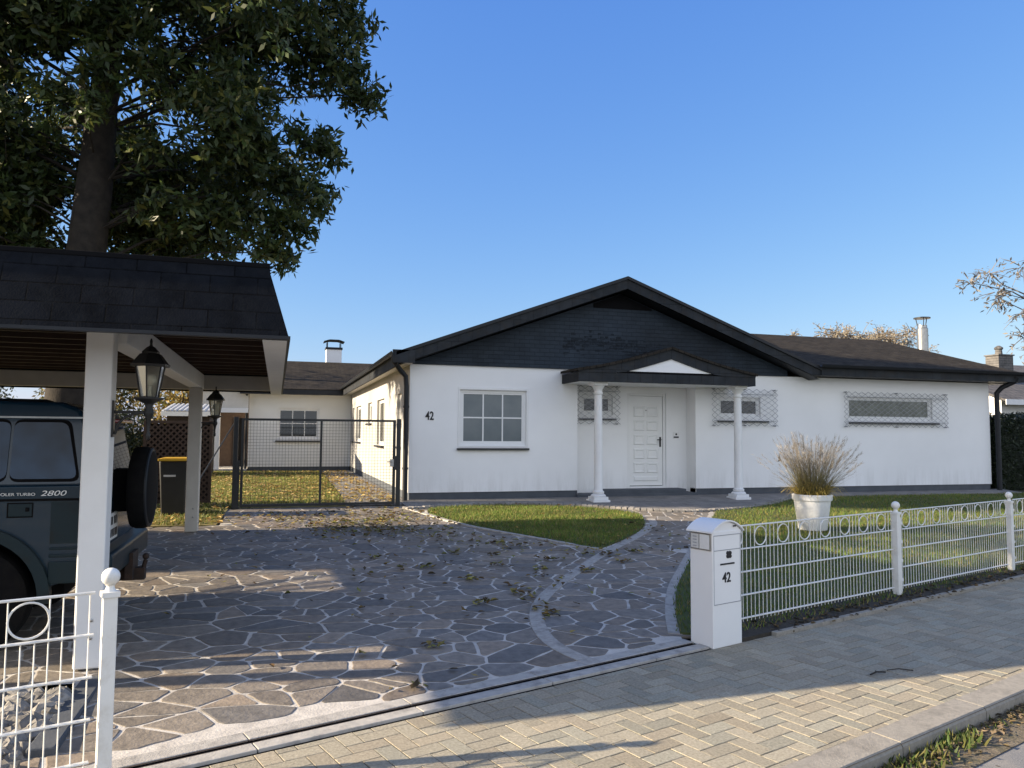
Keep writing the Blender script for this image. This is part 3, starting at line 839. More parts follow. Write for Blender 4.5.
# rough stone bed in the front left corner with its edging stone
bed = [(-8, 2.4), sp(-4.9, .22), (-1.17, 4.7), (-1.22, 5.55), (-8, 5.6)]
sheet('rock_bed', bed, -.01, .5, M['soil'])
rk = MB()
for _ in range(950):
    x = random.uniform(-3.6, -1.22); y = random.uniform(3.4, 5.55)
    if perp(x, y) < .12 or x > -1.15-.0: continue
    r = random.uniform(.035, .085); c0 = random.uniform(.16, .34)
    prof = [(r*.55, -r*.5), (r*1.0, -r*.1), (r*.9, r*.35), (r*.45, r*.6)]
    b = len(rk.v); n = 7; ph = random.random()*6
    rk.lathe(prof, (x, y, ground(x, y)+r*.2), n, (c0, c0*.94, c0*.85), phase=ph)
    for k in range(b, len(rk.v)):
        v = rk.v[k]; rk.v[k] = (v[0]+random.uniform(-.22, .22)*r, v[1]+random.uniform(-.22, .22)*r, v[2]+random.uniform(-.18, .18)*r)
tag(rk.build('rocks', M['rock'], fix=True), 'pale rough rubble stones packed in the bed behind the left fence', 'rocks', kind='stuff')
m = MB(); m.box((-1.20, 4.62, -.05), (-1.06, 5.86, .065)); tag(m.build('kerb', M['plinth'], bevel=.01), kind='structure')

# ------------------------------------------------------------------ the house
YF = 15.0; WX0, WX1 = 2.48, 17.22; ZB, ZT = .54, 3.07; DEPTH = 12.6
H = thing('bungalow', 'white rendered bungalow with dark slate gable, columned porch and low brown roofs', 'house', (7, 15, .37))
TF = lambda yw: (lambda u, w, v: (u, yw - w, v))            # facing -Y : u=x, w=outward, v=z
TS = lambda xw: (lambda u, w, v: (xw - w, u, v))            # facing -X : u=y

def wall_holes(m, T, u0, u1, v0, v1, holes, depth=.11):
    us = sorted(set([u0, u1]+[h[0] for h in holes]+[h[1] for h in holes])); vs = sorted(set([v0, v1]+[h[2] for h in holes]+[h[3] for h in holes]))
    for a, b in zip(us, us[1:]):
        for c, d in zip(vs, vs[1:]):
            cu, cv = (a+b)/2, (c+d)/2
            if any(h[0] < cu < h[1] and h[2] < cv < h[3] for h in holes): continue
            m.add([T(a, 0, c), T(b, 0, c), T(b, 0, d), T(a, 0, d)], [(0, 1, 2, 3)])
    for (a, b, c, d) in holes:
        for (p, q) in (((a, c), (b, c)), ((b, c), (b, d)), ((b, d), (a, d)), ((a, d), (a, c))):
            m.add([T(p[0], 0, p[1]), T(q[0], 0, q[1]), T(q[0], -depth, q[1]), T(p[0], -depth, p[1])], [(0, 1, 2, 3)])

RX0, RX1, RY = 6.03, 8.83, 15.4                     # porch recess
w_l = (3.50, 4.90, 1.47, 2.59); w_2 = (9.42, 10.50, 2.12, 2.57); w_3 = (12.90, 15.41, 2.10, 2.65); w_1 = (6.28, 7.02, 2.14, 2.57)
side_w = [(16.05, 16.62, 1.43, 2.55), (18.7, 20.1, 1.40, 2.55), (21.3, 22.2, 1.98, 2.55), (24.1, 25.6, 1.43, 2.55), (26.3, 26.9, 1.43, 2.55)]
m = MB()
wall_holes(m, TF(YF), WX0, RX0, ZB, ZT, [w_l])
wall_holes(m, TF(YF), RX1, WX1, ZB, ZT, [w_2, w_3])
wall_holes(m, TF(RY), RX0, RX1, .44, 2.80, [w_1, (7.36, 8.32, .575, 2.63)])
m.add([(RX0, YF, .44), (RX0, RY, .44), (RX0, RY, 2.8), (RX0, YF, 2.8)], [(0, 1, 2, 3)])
m.add([(RX1, YF, .44), (RX1, RY, .44), (RX1, RY, 2.8), (RX1, YF, 2.8)], [(3, 2, 1, 0)])
m.add([(RX0, YF, 2.8), (RX1, YF, 2.8), (RX1, RY, 2.8), (RX0, RY, 2.8)], [(0, 1, 2, 3)])
m.add([(RX0, YF, 2.8), (RX1, YF, 2.8), (RX1, YF, ZT), (RX0, YF, ZT)], [(0, 1, 2, 3)])
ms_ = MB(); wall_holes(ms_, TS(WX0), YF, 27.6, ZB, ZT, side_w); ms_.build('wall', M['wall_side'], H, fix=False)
# right and rear walls
m.add([(WX1, YF, ZB), (WX1, 20.3, ZB), (WX1, 20.3, ZT), (WX1, YF, ZT)], [(0, 1, 2, 3)])
m.add([(WX1, 20.3, ZB), (11.5, 20.3, ZB), (11.5, 20.3, ZT), (WX1, 20.3, ZT)], [(0, 1, 2, 3)])
m.add([(11.5, 20.3, ZB), (11.5, 34, ZB), (11.5, 34, ZT), (11.5, 20.3, ZT)], [(0, 1, 2, 3)])
m.add([(11.5, 34, ZB), (-1.0, 34, ZB), (-1.0, 34, ZT), (11.5, 34, ZT)], [(0, 1, 2, 3)])
m.add([(11.5, 34, ZT), (7, 34, 5.0), (2.5, 34, ZT)], [(0, 1, 2)])
m.build('wall', M['wall'], H, fix=False)
# back wing
YB = 27.6
bw_ = (.02, 1.40, 1.49, 2.53)
m = MB()
wall_holes(m, TF(YB), -.93, 2.48, .52, 3.12, [bw_])
m.add([(-.93, YB, .52), (-.93, 34, .52), (-.93, 34, 4.2), (-.93, YB, 3.12)], [(3, 2, 1, 0)])
m.build('wall', M['wall_warm'], H, fix=False)
# plinths
m = MB()
m.box((WX0+.02, YF+.02, .30), (RX0, YF+.25, ZB)); m.box((RX1, YF+.02, .30), (WX1-.02, YF+.25, ZB)); m.box((WX0+.02, YF+.25, .30), (WX0+.2, 27.6, ZB))
m.box((-.91, YB+.02, .30), (2.47, YB+.2, .53)); m.box((WX1-.2, YF+.25, .30), (WX1-.02, 20.2, ZB))
m.build('plinth', M['plinth'], H)
# porch floor steps
m = MB(); m.box((RX0-.02, YF-.05, .28), (RX1+.02, RY+.02, .455)); m.box((6.6, YF+.02, .45), (8.6, RY+.1, .535)); m.build('door_step', M['plinth'], H, bevel=.008)

def window(parent, T, rect, nu, nv, glass, setback=.075, fr=.055, bar=.028, sillr=None, sill_out=.07, name='window', double=True):
    a, b, c, d = rect
    m = MB()
    i0, i1 = -setback-.05, -setback
    m.box((a, i0, c), (a+fr, i1, d), T); m.box((b-fr, i0, c), (b, i1, d), T)
    m.box((a+fr, i0, c), (b-fr, i1-.001, c+fr), T); m.box((a+fr, i0, d-fr), (b-fr, i1-.001, d), T)
    ga, gb, gc, gd = a+fr, b-fr, c+fr, d-fr
    if double:   # inner sash
        q = .03
        m.box((ga, i0, gc), (ga+q, i1-.012, gd), T); m.box((gb-q, i0, gc), (gb, i1-.012, gd), T)
        m.box((ga+q, i0, gc), (gb-q, i1-.013, gc+q), T); m.box((ga+q, i0, gd-q), (gb-q, i1-.013, gd), T)
        ga += q; gb -= q; gc += q; gd -= q
    for k in range(1, nu):
        u = ga+(gb-ga)*k/nu; m.box((u-bar/2, i0+.012, gc), (u+bar/2, i1-.014, gd), T)
    for k in range(1, nv):
        v = gc+(gd-gc)*k/nv; m.box((ga, i0+.013, v-bar/2), (gb, i1-.016, v+bar/2), T)
    f = m.build(name, M['pvc'], parent)
    g_ = MB(); g_.box((ga-.005, i0+.02, gc-.005), (gb+.005, i0+.026, gd+.005), T); g_.build('pane', glass, f)
    if sillr:
        s_ = MB(); s_.box((sillr[0], -.05, sillr[2]), (sillr[1], sill_out, sillr[3]), T); s_.build('sill', M['sill'], f, bevel=.004)
    return f
T0 = TF(YF)
f = window(H, T0, w_l, 3, 2, M['glass'], sillr=(3.44, 4.95, 1.375, 1.415), setback=.045)
m = MB(); m.box((3.46, -.002, 2.592), (4.94, .012, 2.64), T0); m.box((3.46, -.002, 1.43), (3.497, .010, 2.592), T0); m.box((4.903, -.002, 1.43), (4.94, .010, 2.592), T0); m.box((3.497, -.002, 1.43), (4.903, .010, 1.467), T0)
m.build('surround', M['pvc'], f)
window(H, T0, w_2, 1, 1, M['glass_dark'], sillr=(9.38, 10.68, 2.005, 2.045), setback=.05)
window(H, T0, w_3, 1, 1, M['glass_olive'], sillr=(12.92, 15.56, 2.005, 2.045), setback=.05)
window(H, TF(RY), w_1, 1, 1, M['glass_dark'], sillr=(6.22, 7.08, 2.02, 2.06), setback=.05)
for q in side_w:
    window(H, TS(WX0), q, 2 if q[1]-q[0] > .8 else 1, 1, M['glass_side'], sillr=(q[0]-.06, q[1]+.06, q[2]-.05, q[2]-.01), setback=.06)
window(H, TF(YB), bw_, 3, 2, M['glass_dark'], sillr=(-.05, 1.46, 1.37, 1.42), setback=.05, fr=.05)

# expanded wavy wire grilles in front of the small windows
def grille(T, u0, u1, v0, v1, off=.07, du=.19):
    m = MB(); rr = .0065
    dv = .115
    rows = int(round((v1-v0)/dv)); dv = (v1-v0)/rows; cols = int(round((u1-u0)/du)); du_ = (u1-u0)/cols
    for k in range(cols+1):
        for sgn in (0, 1):
            pts = []
            for j in range(rows+1):
                u = u0+k*du_+(du_/2 if (j+sgn) % 2 else -du_/2)
                u = min(max(u, u0-du_*.25), u1+du_*.25)
                pts.append(T(u, off+(.004 if sgn else -.004), v0+j*dv))
            m.tube(pts, rr, 5)
    for v in (v0+dv, v1-dv): m.tube([T(u0, off+.012, v), T(u1, off+.012, v)], .007, 5)
    for u in (u0+.02, (u0+u1)/2, u1-.02):
        for v in (v0+.01, v1-.01): m.tube([T(u, 0, v), T(u, off+.02, v)], .014, 6)
    return m.build('window_grille', M['wire'], H)
grille(T0, 12.78, 15.78, 1.93, 2.76)
grille(T0, 9.25, 10.86, 1.92, 2.75)
grille(TF(RY), 6.14, 7.12, 1.93, 2.76)

# front door with raised panels
dm = MB(); TD = TF(RY)
dm.box((7.36, -.10, .575), (7.44, -.03, 2.63), TD); dm.box((8.26, -.10, .575), (8.32, -.03, 2.63), TD); dm.box((7.44, -.10, 2.57), (8.26, -.031, 2.63), TD)
dm.build('door_frame', M['pvc'], H, bevel=.004)
dm = MB(); dm.box((7.445, -.10, .59), (8.255, -.055, 2.565), TD)
door = dm.build('door', M['white_gloss'], H)
dm = MB()
rows = [(.70, .79), (.86, 1.10), (1.17, 1.41), (1.48, 1.72), (1.79, 2.03), (2.10, 2.34)]
def raised(m, T, a, b, c, d, w0):
    e = .03
    vs = [(a, w0, c), (b, w0, c), (b, w0, d), (a, w0, d), (a+e, w0+.018, c+e), (b-e, w0+.018, c+e), (b-e, w0+.018, d-e), (a+e, w0+.018, d-e),
          (a+2*e, w0+.006, c+2*e), (b-2*e, w0+.006, c+2*e), (b-2*e, w0+.006, d-2*e), (a+2*e, w0+.006, d-2*e)]
    if d-c < .13: vs = vs[:8]
    fs = [(k, (k+1) % 4, (k+1) % 4+4, k+4) for k in range(4)]
    if len(vs) > 8: fs += [(k+4, (k+1) % 4+4, (k+1) % 4+8, k+8) for k in range(4)]+[(8, 9, 10, 11)]
    else: fs += [(4, 5, 6, 7)]
    m.add([T(*p) for p in vs], fs)
for c, d in rows[1:]:
    for a, b in ((7.54, 7.82), (7.86, 8.14)): raised(dm, TD, a, b, c, d, -.053)
raised(dm, TD, 7.54, 8.14, .68, .80, -.053)
dm.build('panel', M['white_gloss'], door)
dm = MB(); dm.box((8.175, -.054, 1.44), (8.215, -.042, 1.66), TD); dm.tube([TD(8.195, -.045, 1.60), TD(8.195, .005, 1.60), TD(8.10, .01, 1.60)], .011, 8)
dm.build('handle', M['black_metal'], door)
dm = MB(); dm.lathe([(.016, 0), (.016, -.012), (.004, -.013)], (7.85, RY+.055, 2.25), 12, ax='y'); dm.build('peephole', M['steel'], door)
dm = MB(); dm.box((8.49, 0, 1.63), (8.64, .012, 1.78), TD); bell = dm.build('doorbell', M['pvc'], H, bevel=.003)
dm = MB(); dm.box((8.505, .0125, 1.645), (8.625, .018, 1.675), TD); dm.lathe([(.022, 0), (.018, -.012), (.003, -.014)], (8.565, RY-.012, 1.725), 12, ax='y'); dm.build('button', M['black'], bell)
text_part('house_number', '42', .235, (2.80, YF-.006, 1.975), (R(90), 0, 0), M['ink'], H, extrude=.006, xs=.72, off=.004)
# little black wall ornament
om = MB()
om.prism([(10.93, 1.12), (10.965, 1.16), (10.955, 1.20), (10.975, 1.29), (11.0, 1.19), (11.03, 1.15), (11.045, 1.11), (11.005, 1.14), (10.975, 1.13)], T0, .0, .01)
om.build('wall_ornament', M['ink'], H)

# gable field, rake boards and soffits
GX, GZT = 6.99, 5.03; EX0, EX1 = 2.17, 11.81; sl_ = (GZT-3.26)/(GX-EX0)
def gz(x, top=GZT): return top - abs(x-GX)*sl_
m = MB()
m.prism([(WX0, ZT+.002), (11.2, ZT+.002), (11.2, gz(11.2)-.28), (GX, GZT-.30), (WX0, gz(WX0)-.28)], T0, -.03, .045)
m.build('gable_cladding', M['slate_front'], H)
m = MB()   # apex shadow made as a black sheet; below it a darker slate band
m.prism([(GX-.62, gz(GX-.62)-.31), (GX-.62, 4.40), (GX+.75, 4.40), (GX+.75, gz(GX+.75)-.31), (GX, GZT-.31)], T0, .047, .055)
m.build('apex_shadow', M['black'], H)
m = MB()
for k in range(210):
    x = random.uniform(5.72, 8.05); z = 3.52+.10*math.sin((x-5.7)*2.2)+random.gauss(0, .085)+.04*(x-5.7)
    if z > gz(x)-.4: continue
    hw = random.uniform(.03, .06); m.box((x-hw, .044, z), (x+hw, .0462+.0012*random.random(), z+random.uniform(.03, .06)), T0)
tag(m.build('gable_tiles', M['slate_dark'], H), kind='stuff')
YR0, YR1 = 14.58, 15.0
def rake(xa, xb):
    m = MB()
    TT = lambda u, w, v: (u, YR0 - w, v)
    lowz = 3.086
    top = [(xa, gz(xa)-.04), (xb, gz(xb)-.04)]
    xc = GX+(1 if xb > GX else -1)*(GZT-.25-lowz)/sl_
    bot = [(xb, lowz), (xc, lowz), (xa, gz(xa)-.25)] if xb > GX else [(xb, gz(xb)-.25), (xc, lowz), (xa, lowz)]
    m.prism(top+bot, TT, -.03, 0)
    return m.build('bargeboard', M['fascia'], H)
rake(EX0, GX); rake(GX, EX1)
m = MB()   # soffit under the gable overhang
for a, b in ((EX0, GX), (GX, EX1)):
    m.add([(a, YR0+.03, gz(a)-.26), (b, YR0+.03, gz(b)-.26), (b, YR1, gz(b)-.26), (a, YR1, gz(a)-.26)], [(0, 1, 2, 3)])
m.build('soffit', M['trim_dark'], H)
# roofs
def slab(m, pts, t=.05):
    n = len(pts)
    m.add(list(pts)+[(p[0], p[1], p[2]-t) for p in pts], [tuple(range(n)), tuple(range(2*n-1, n-1, -1))]+[(i, i+n, (i+1) % n+n, (i+1) % n) for i in range(n)])
m = MB()
slab(m, [(EX0-.02, YR0-.03, 3.26), (GX, YR0-.03, GZT), (GX, 34.3, GZT), (EX0-.02, 34.3, 3.26)], .04)
slab(m, [(GX, YR0-.03, GZT), (EX1+.05, YR0-.03, gz(EX1+.05)), (EX1+.05, 34.3, gz(EX1+.05)), (GX, 34.3, GZT)], .04)
m.build('roof', M['roof_y'], H)
m = MB()
for (a, b) in ((EX0-.03, GX), (GX, EX1+.03)):   # dark drip edge along the verge
    TT = lambda u, w, v: (u, YR0 - w, v)
    m.prism([(a, gz(a)+.012), (b, gz(b)+.012), (b, gz(b)-.052), (a, gz(a)-.052)], TT, -.02, .035)
m.build('verge_trim', M['trim_dark'], H)
# right wing hipped roof
RZ, RYR = 4.44, 17.66; YE = 14.58; XR1 = 17.88; ZE = 3.325
m = MB()
slab(m, [(11.76, YE, ZE), (XR1, YE, ZE), (16.35, RYR, RZ), (8.66, RYR, RZ)], .04)
slab(m, [(XR1, YE, ZE), (XR1, 20.75, ZE), (16.35, RYR, RZ)], .04)
slab(m, [(XR1, 20.75, ZE), (11.76, 20.75, ZE), (8.66, RYR, RZ), (16.35, RYR, RZ)], .04)
m.build('roof', M['roof_x'], H)
m = MB()
m.box((11.815, YE-.03, 3.086), (XR1, YE, 3.30)); m.build('fascia', M['fascia'], H)
m = MB(); m.box((XR1-.03, YE+.002, 3.085), (XR1, 20.75, 3.30)); m.build('fascia', M['fascia_y'], H)
m = MB(); m.box((11.62, YE, 3.088), (XR1-.03, YF+.01, 3.098)); m.box((WX1, YF+.01, 3.075), (XR1-.03, 20.7, 3.09)); m.build('soffit', M['trim_dark'], H)
m = MB()
prof = [(0, -.005), (-.035, -.06), (-.09, -.06), (-.12, 0), (-.112, 0), (-.085, -.05), (-.04, -.05), (-.01, -.005)]
m.prism([(YE-.032+p, 3.325+z) for p, z in prof], lambda u, w, v: (w, u, v), 11.75, XR1+.02)
m.build('gutter', M['trim_dark'], H)
# left eave : gutter, fascia, soffit
m = MB(); m.prism([(EX0-.005+p, 3.27+z) for p, z in prof], lambda u, w, v: (u, w, v), YR0-.02, 27.25); m.build('gutter', M['steel'] if False else M['trim_dark'], H)
m = MB(); m.box((EX0, YR0+.0, 3.0), (EX0+.03, 27.3, 3.235)); m.build('fascia', M['fascia_y'], H)
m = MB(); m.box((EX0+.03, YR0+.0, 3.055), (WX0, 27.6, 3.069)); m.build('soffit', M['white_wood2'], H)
m = MB(); m.box((EX0-.1, YR0-.035, 3.05), (WX0+.02, YR0-.002, 3.30)); m.build('fascia', M['fascia'], H)
m = MB(); m.tube([(2.12, 14.72, 3.22), (2.12, 14.74, 3.10), (2.26, 14.84, 2.93), (2.38, 14.90, 2.82), (2.40, 14.91, 2.6), (2.40, 14.91, .36)], .05, 12)
for z in (1.0, 2.2): m.tube([(2.40, 14.91, z), (2.40, 14.91, z+.04)], .06, 12)
m.build('downpipe', M['trim_dark'], H, smooth=True)
m = MB(); m.tube([(17.62, 14.54, 3.22), (17.60, 14.60, 3.10), (17.42, 14.80, 2.96), (17.34, 14.88, 2.82), (17.34, 14.88, 2.6), (17.34, 14.88, .3)], .06, 12)
for z in (.9, 2.1): m.tube([(17.34, 14.88, z), (17.34, 14.88, z+.04)], .07, 12)
m.build('downpipe', M['trim_dark'], H, smooth=True)
# back wing roof
m = MB()
slab(m, [(-2.75, 27.18, 3.19), (4.0, 27.18, 3.19), (6.9, 30.95, 4.47), (-2.75, 30.95, 4.47)], .04)
slab(m, [(-2.75, 34.6, 3.19), (4.0, 34.6, 3.19), (6.9, 30.95, 4.47), (-2.75, 30.95, 4.47)], .04)
m.build('roof', M['roof_x'], H)
m = MB(); m.box((-1.22, 27.12, 2.985), (EX0-.02, 27.16, 3.15)); m.build('fascia', M['trim_dark'], H)
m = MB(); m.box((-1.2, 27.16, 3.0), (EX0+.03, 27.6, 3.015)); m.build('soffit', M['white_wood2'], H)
m = MB(); m.tube([(-1.0, 27.3, 2.98), (-1.0, 27.5, 2.8), (-1.0, 27.5, .4)], .045, 10); m.build('downpipe', M['trim_dark'], H, smooth=True)
# back wing chimney (white, curved cowl)
m = MB(); m.box((1.80, 31.2, 3.9), (2.40, 31.8, 5.02)); ch = m.build('chimney', M['wall'], H, bevel=.01)
m = MB(); m.box((1.77, 31.17, 5.02), (2.43, 31.83, 5.10))
for x in (1.84, 2.36):
    for y in (31.24, 31.76): m.box((x-.015, y-.015, 5.1), (x+.015, y+.015, 5.33))
arc = [(1.70+.8*t, 5.33+.07*math.sin(math.pi*t)-.02*abs(math.cos(2*math.pi*t))) for t in [i/10 for i in range(11)]]
m.prism(arc+[(x, z+.03) for x, z in arc[::-1]], lambda u, w, v: (u, w, v), 31.15, 31.85)
m.build('chimney_cowl', M['trim_dark'], ch)
# covered veranda at the left of the back wing
m = MB(); m.box((-2.62, 27.3, 2.50), (-.94, 27.4, 3.14)); m.build('veranda_panel', M['white_wood2'], H)
m = MB(); m.box((-2.66, 27.2, 2.35), (-.94, 27.38, 2.497)); m.build('veranda_beam', M['white_wood'], H)
for x in (-2.26, -1.92):
    m = MB(); m.box((x-.10, 27.22, .37), (x+.10, 27.40, 2.348)); m.build('veranda_post', M['white_wood'], H)
m = MB(); m.box((-2.7, 29.6, .37), (-.94, 29.7, 3.0)); m.build('veranda_wall', M['lattice'], H)
m = MB(); m.box((-1.5, 29.52, .37), (-1.2, 29.59, 2.2)); m.build('veranda_door', M['black'], H)
m = MB(); m.box((-2.7, 27.1, .36), (-.94, 29.6, .46)); m.box((-2.5, 26.8, .36), (-1.0, 27.1, .41)); m.build('veranda_floor', M['concrete'], H)

# porch roof
PX0, PX1, PXC, PY0 = 5.66, 9.70, 7.71, 14.02
m = MB()
TP = TF(PY0)
m.prism([(PX0, 2.755), (PX1, 2.755), (PX1, 2.94), (PX0, 2.94)], TP, -.04, 0)
m.prism([(PX0, 2.755), (PX0, 2.94), (PX0, 2.94), (PX0, 2.755)][:3], TP, -.001, -.0005) if False else None
m.build('porch_fascia', M['fascia'], H)
for a in (PX0, PX1-.04):
    m = MB(); m.box((a, PY0+.04, 2.755), (a+.04, YF-.05, 2.94)); m.build('porch_fascia', M['fascia_y'], H)
def pz(x): 
    t = abs(x-PXC)/(PX1-PXC if x > PXC else PXC-PX0)
    return 3.50-.50*t-.04*math.sin(math.pi*t)
def pl(a, b, n=8): return [a+(b-a)*i/n for i in range(n+1)]
m = MB()
for a, b in ((PX0, PXC), (PXC, PX1)):
    X = pl(a, b)
    for x0, x1 in zip(X, X[1:]):
        m.prism([(x0, max(pz(x0)-.24, 2.941)), (x1, max(pz(x1)-.24, 2.941)), (x1, pz(x1)-.03), (x0, pz(x0)-.03)], TP, -.04, .012)
m.build('porch_bargeboard', M['fascia'], H)
m = MB(); m.prism([(6.72, 2.985), (8.66, 2.985), (PXC, 3.262)], TP, -.03, -.014); m.build('porch_pediment', M['wall'], H)
m = MB(); m.prism([(6.5, 2.941), (8.9, 2.941), (8.9, 2.984), (6.5, 2.984)], TP, -.04, -.012); m.build('porch_trim', M['black'], H)
m = MB()
for a, b in ((PX0-.03, PXC), (PXC, PX1+.03)):
    X = pl(a, b)
    for x0, x1 in zip(X, X[1:]):
        c = lambda x: pz(min(max(x, PX0), PX1))
        slab(m, [(x0, PY0-.05, c(x0)+.015), (x1, PY0-.05, c(x1)+.015), (x1, YF-.045, c(x1)+.015), (x0, YF-.045, c(x0)+.015)], .05)
m.build('porch_roof', M['roof_y'], H)
m = MB(); m.box((PX0+.04, PY0+.04, 2.765), (PX1-.04, YF+.39, 2.779)); m.build('porch_ceiling', M['wall'], H)
def column(x, y):
    z0 = .305
    prof = [(.085, .20), (.115, .22), (.118, .26), (.095, .28), (.088, .30), (.086, 1.2), (.078, 2.16), (.076, 2.20), (.092, 2.22), (.092, 2.25), (.08, 2.27), (.08, 2.30), (.12, 2.36), (.135, 2.39)]
    m = MB(); m.lathe(prof, (x, y, z0), 28)
    c = m.build('column', M['white_wood'], H, smooth=True)
    m = MB(); m.box((x-.185, y-.185, z0), (x+.185, y+.185, z0+.10)); m.box((x-.155, y-.155, z0+.10), (x+.155, y+.155, z0+.16)); m.lathe([(.15, .16), (.155, .18), (.13, .21)], (x, y, z0), 28)
    m.build('column_base', M['white_wood'], c, bevel=.008)
    m = MB(); m.box((x-.15, y-.15, z0+2.39), (x+.15, y+.15, z0+2.46)); m.build('column_capital', M['white_wood'], c, bevel=.006)
column(6.20, 14.30); column(9.44, 14.30)

# steel flue beside the right gable
fl = thing('flue_pipe', 'shiny stainless steel flue pipe with flat rain cap behind the right roof', 'chimney', (18.2, 18.0, .4))
m = MB(); m.lathe([(.155, 0), (.155, 2.2), (.165, 2.2), (.165, 2.26), (.155, 2.26), (.155, 3.6), (.165, 3.6), (.165, 3.66), (.155, 3.66), (.155, 4.50), (.135, 4.52), (.13, 4.60)], (18.2, 18, .4), 20); m.build('pipe', M['steel'], fl, smooth=True)
m = MB(); m.lathe([(.23, 0), (.23, .03), (.05, .06)], (18.2, 18, 5.2), 20)
for t in range(3): a = t*2.1; m.tube([(18.2+.12*math.cos(a), 18+.12*math.sin(a), 4.95), (18.2+.17*math.cos(a), 18+.17*math.sin(a), 5.21)], .012, 6)
m.build('rain_cap', M['trim_dark'], fl)

# ------------------------------------------------------------------ carport
CX0, CX1, CY0, CY1, CZ0, CZ1 = -5.35, .055, 5.10, 12.65, 2.325, 2.81
cp = thing('carport', 'open white timber carport with steep black shingled fascia over the parked off-roader', 'carport', (-3.4, 8.5, .1))
ins = .14
def ring(m, sides, mat_dir): pass
m = MB()
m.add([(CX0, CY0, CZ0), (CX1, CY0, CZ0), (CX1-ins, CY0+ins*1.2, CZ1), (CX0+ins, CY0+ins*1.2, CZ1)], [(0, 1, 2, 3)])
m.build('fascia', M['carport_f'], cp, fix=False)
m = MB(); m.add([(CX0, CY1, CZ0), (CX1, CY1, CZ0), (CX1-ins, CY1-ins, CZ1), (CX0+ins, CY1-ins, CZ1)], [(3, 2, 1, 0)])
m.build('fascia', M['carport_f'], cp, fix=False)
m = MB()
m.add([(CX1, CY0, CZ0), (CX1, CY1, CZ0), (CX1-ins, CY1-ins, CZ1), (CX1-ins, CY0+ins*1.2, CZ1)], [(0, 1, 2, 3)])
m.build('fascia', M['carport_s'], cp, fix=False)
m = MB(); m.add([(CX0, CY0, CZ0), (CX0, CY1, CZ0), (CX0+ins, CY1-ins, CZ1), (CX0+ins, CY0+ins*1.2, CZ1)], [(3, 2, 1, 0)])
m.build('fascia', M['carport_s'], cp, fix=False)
m = MB(); m.box((CX0+ins-.012, CY0+ins*1.2-.012, CZ1-.02), (CX1-ins+.012, CY1-ins+.012, CZ1+.012)); m.build('roof', M['black'], cp, bevel=.004)
m = MB()
m.box((CX0, CY0-.012, CZ0-.022), (CX1+.012, CY0+.05, CZ0-.001)); m.box((CX1-.05, CY0+.05, CZ0-.022), (CX1+.012, CY1, CZ0-.001)); m.build('drip_edge', M['trim_dark'], cp)
m = MB()
m.box((CX1-.16, CY0+.055, CZ0-.030), (CX1-.008, CY1-.05, CZ0-.024)); m.box((CX1-.16, CY0+.20, CZ0-.024), (CX1-.13, CY1-.15, CZ0+.30)); m.build('inner_board', M['white_wood'], cp)
m = MB()
x = CX0+.3
m.box((CX0+.15, CY0+.2, 2.632), (CX1-.15, CY1-.2, 2.65))
y = CY0+.35
while y < CY1-.3:
    m.box((CX0+.15, y, 2.558), (CX1-.165, y+.06, 2.630)); y += .50
m.build('rafters', M['rafter'], cp)
m = MB(); m.box((-1.235, 6.16, 2.345), (-1.065, CY1-.3, 2.555)); m.build('beam', M['white_wood'], cp, bevel=.006)
m = MB(); m.box((-5.13, 6.16, 2.345), (-4.95, CY1-.3, 2.555)); m.build('beam', M['white_wood'], cp, bevel=.006)
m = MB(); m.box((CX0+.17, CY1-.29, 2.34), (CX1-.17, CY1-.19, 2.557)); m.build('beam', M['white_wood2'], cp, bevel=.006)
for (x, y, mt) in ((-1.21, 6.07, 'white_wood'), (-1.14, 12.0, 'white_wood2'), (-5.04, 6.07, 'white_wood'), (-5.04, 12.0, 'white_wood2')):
    m = MB(); zb = ground(x, y); m.box((x-.087, y-.087, zb+.01), (x+.087, y+.087, 2.556 if y < 8 else 2.343)); p = m.build('post', M[mt], cp, bevel=.012)
    m = MB(); m.box((x-.06, y-.06, zb-.02), (x+.06, y+.06, zb+.012)); m.build('post_foot', M['steel'], p)
    for zz in (.10, .22):
        m = MB(); m.lathe([(.012, 0), (.012, -.008), (.004, -.012)], (x+.02, y-.087, zb+zz+.12), 10, ax='y'); m.build('bolt', M['steel'], p)

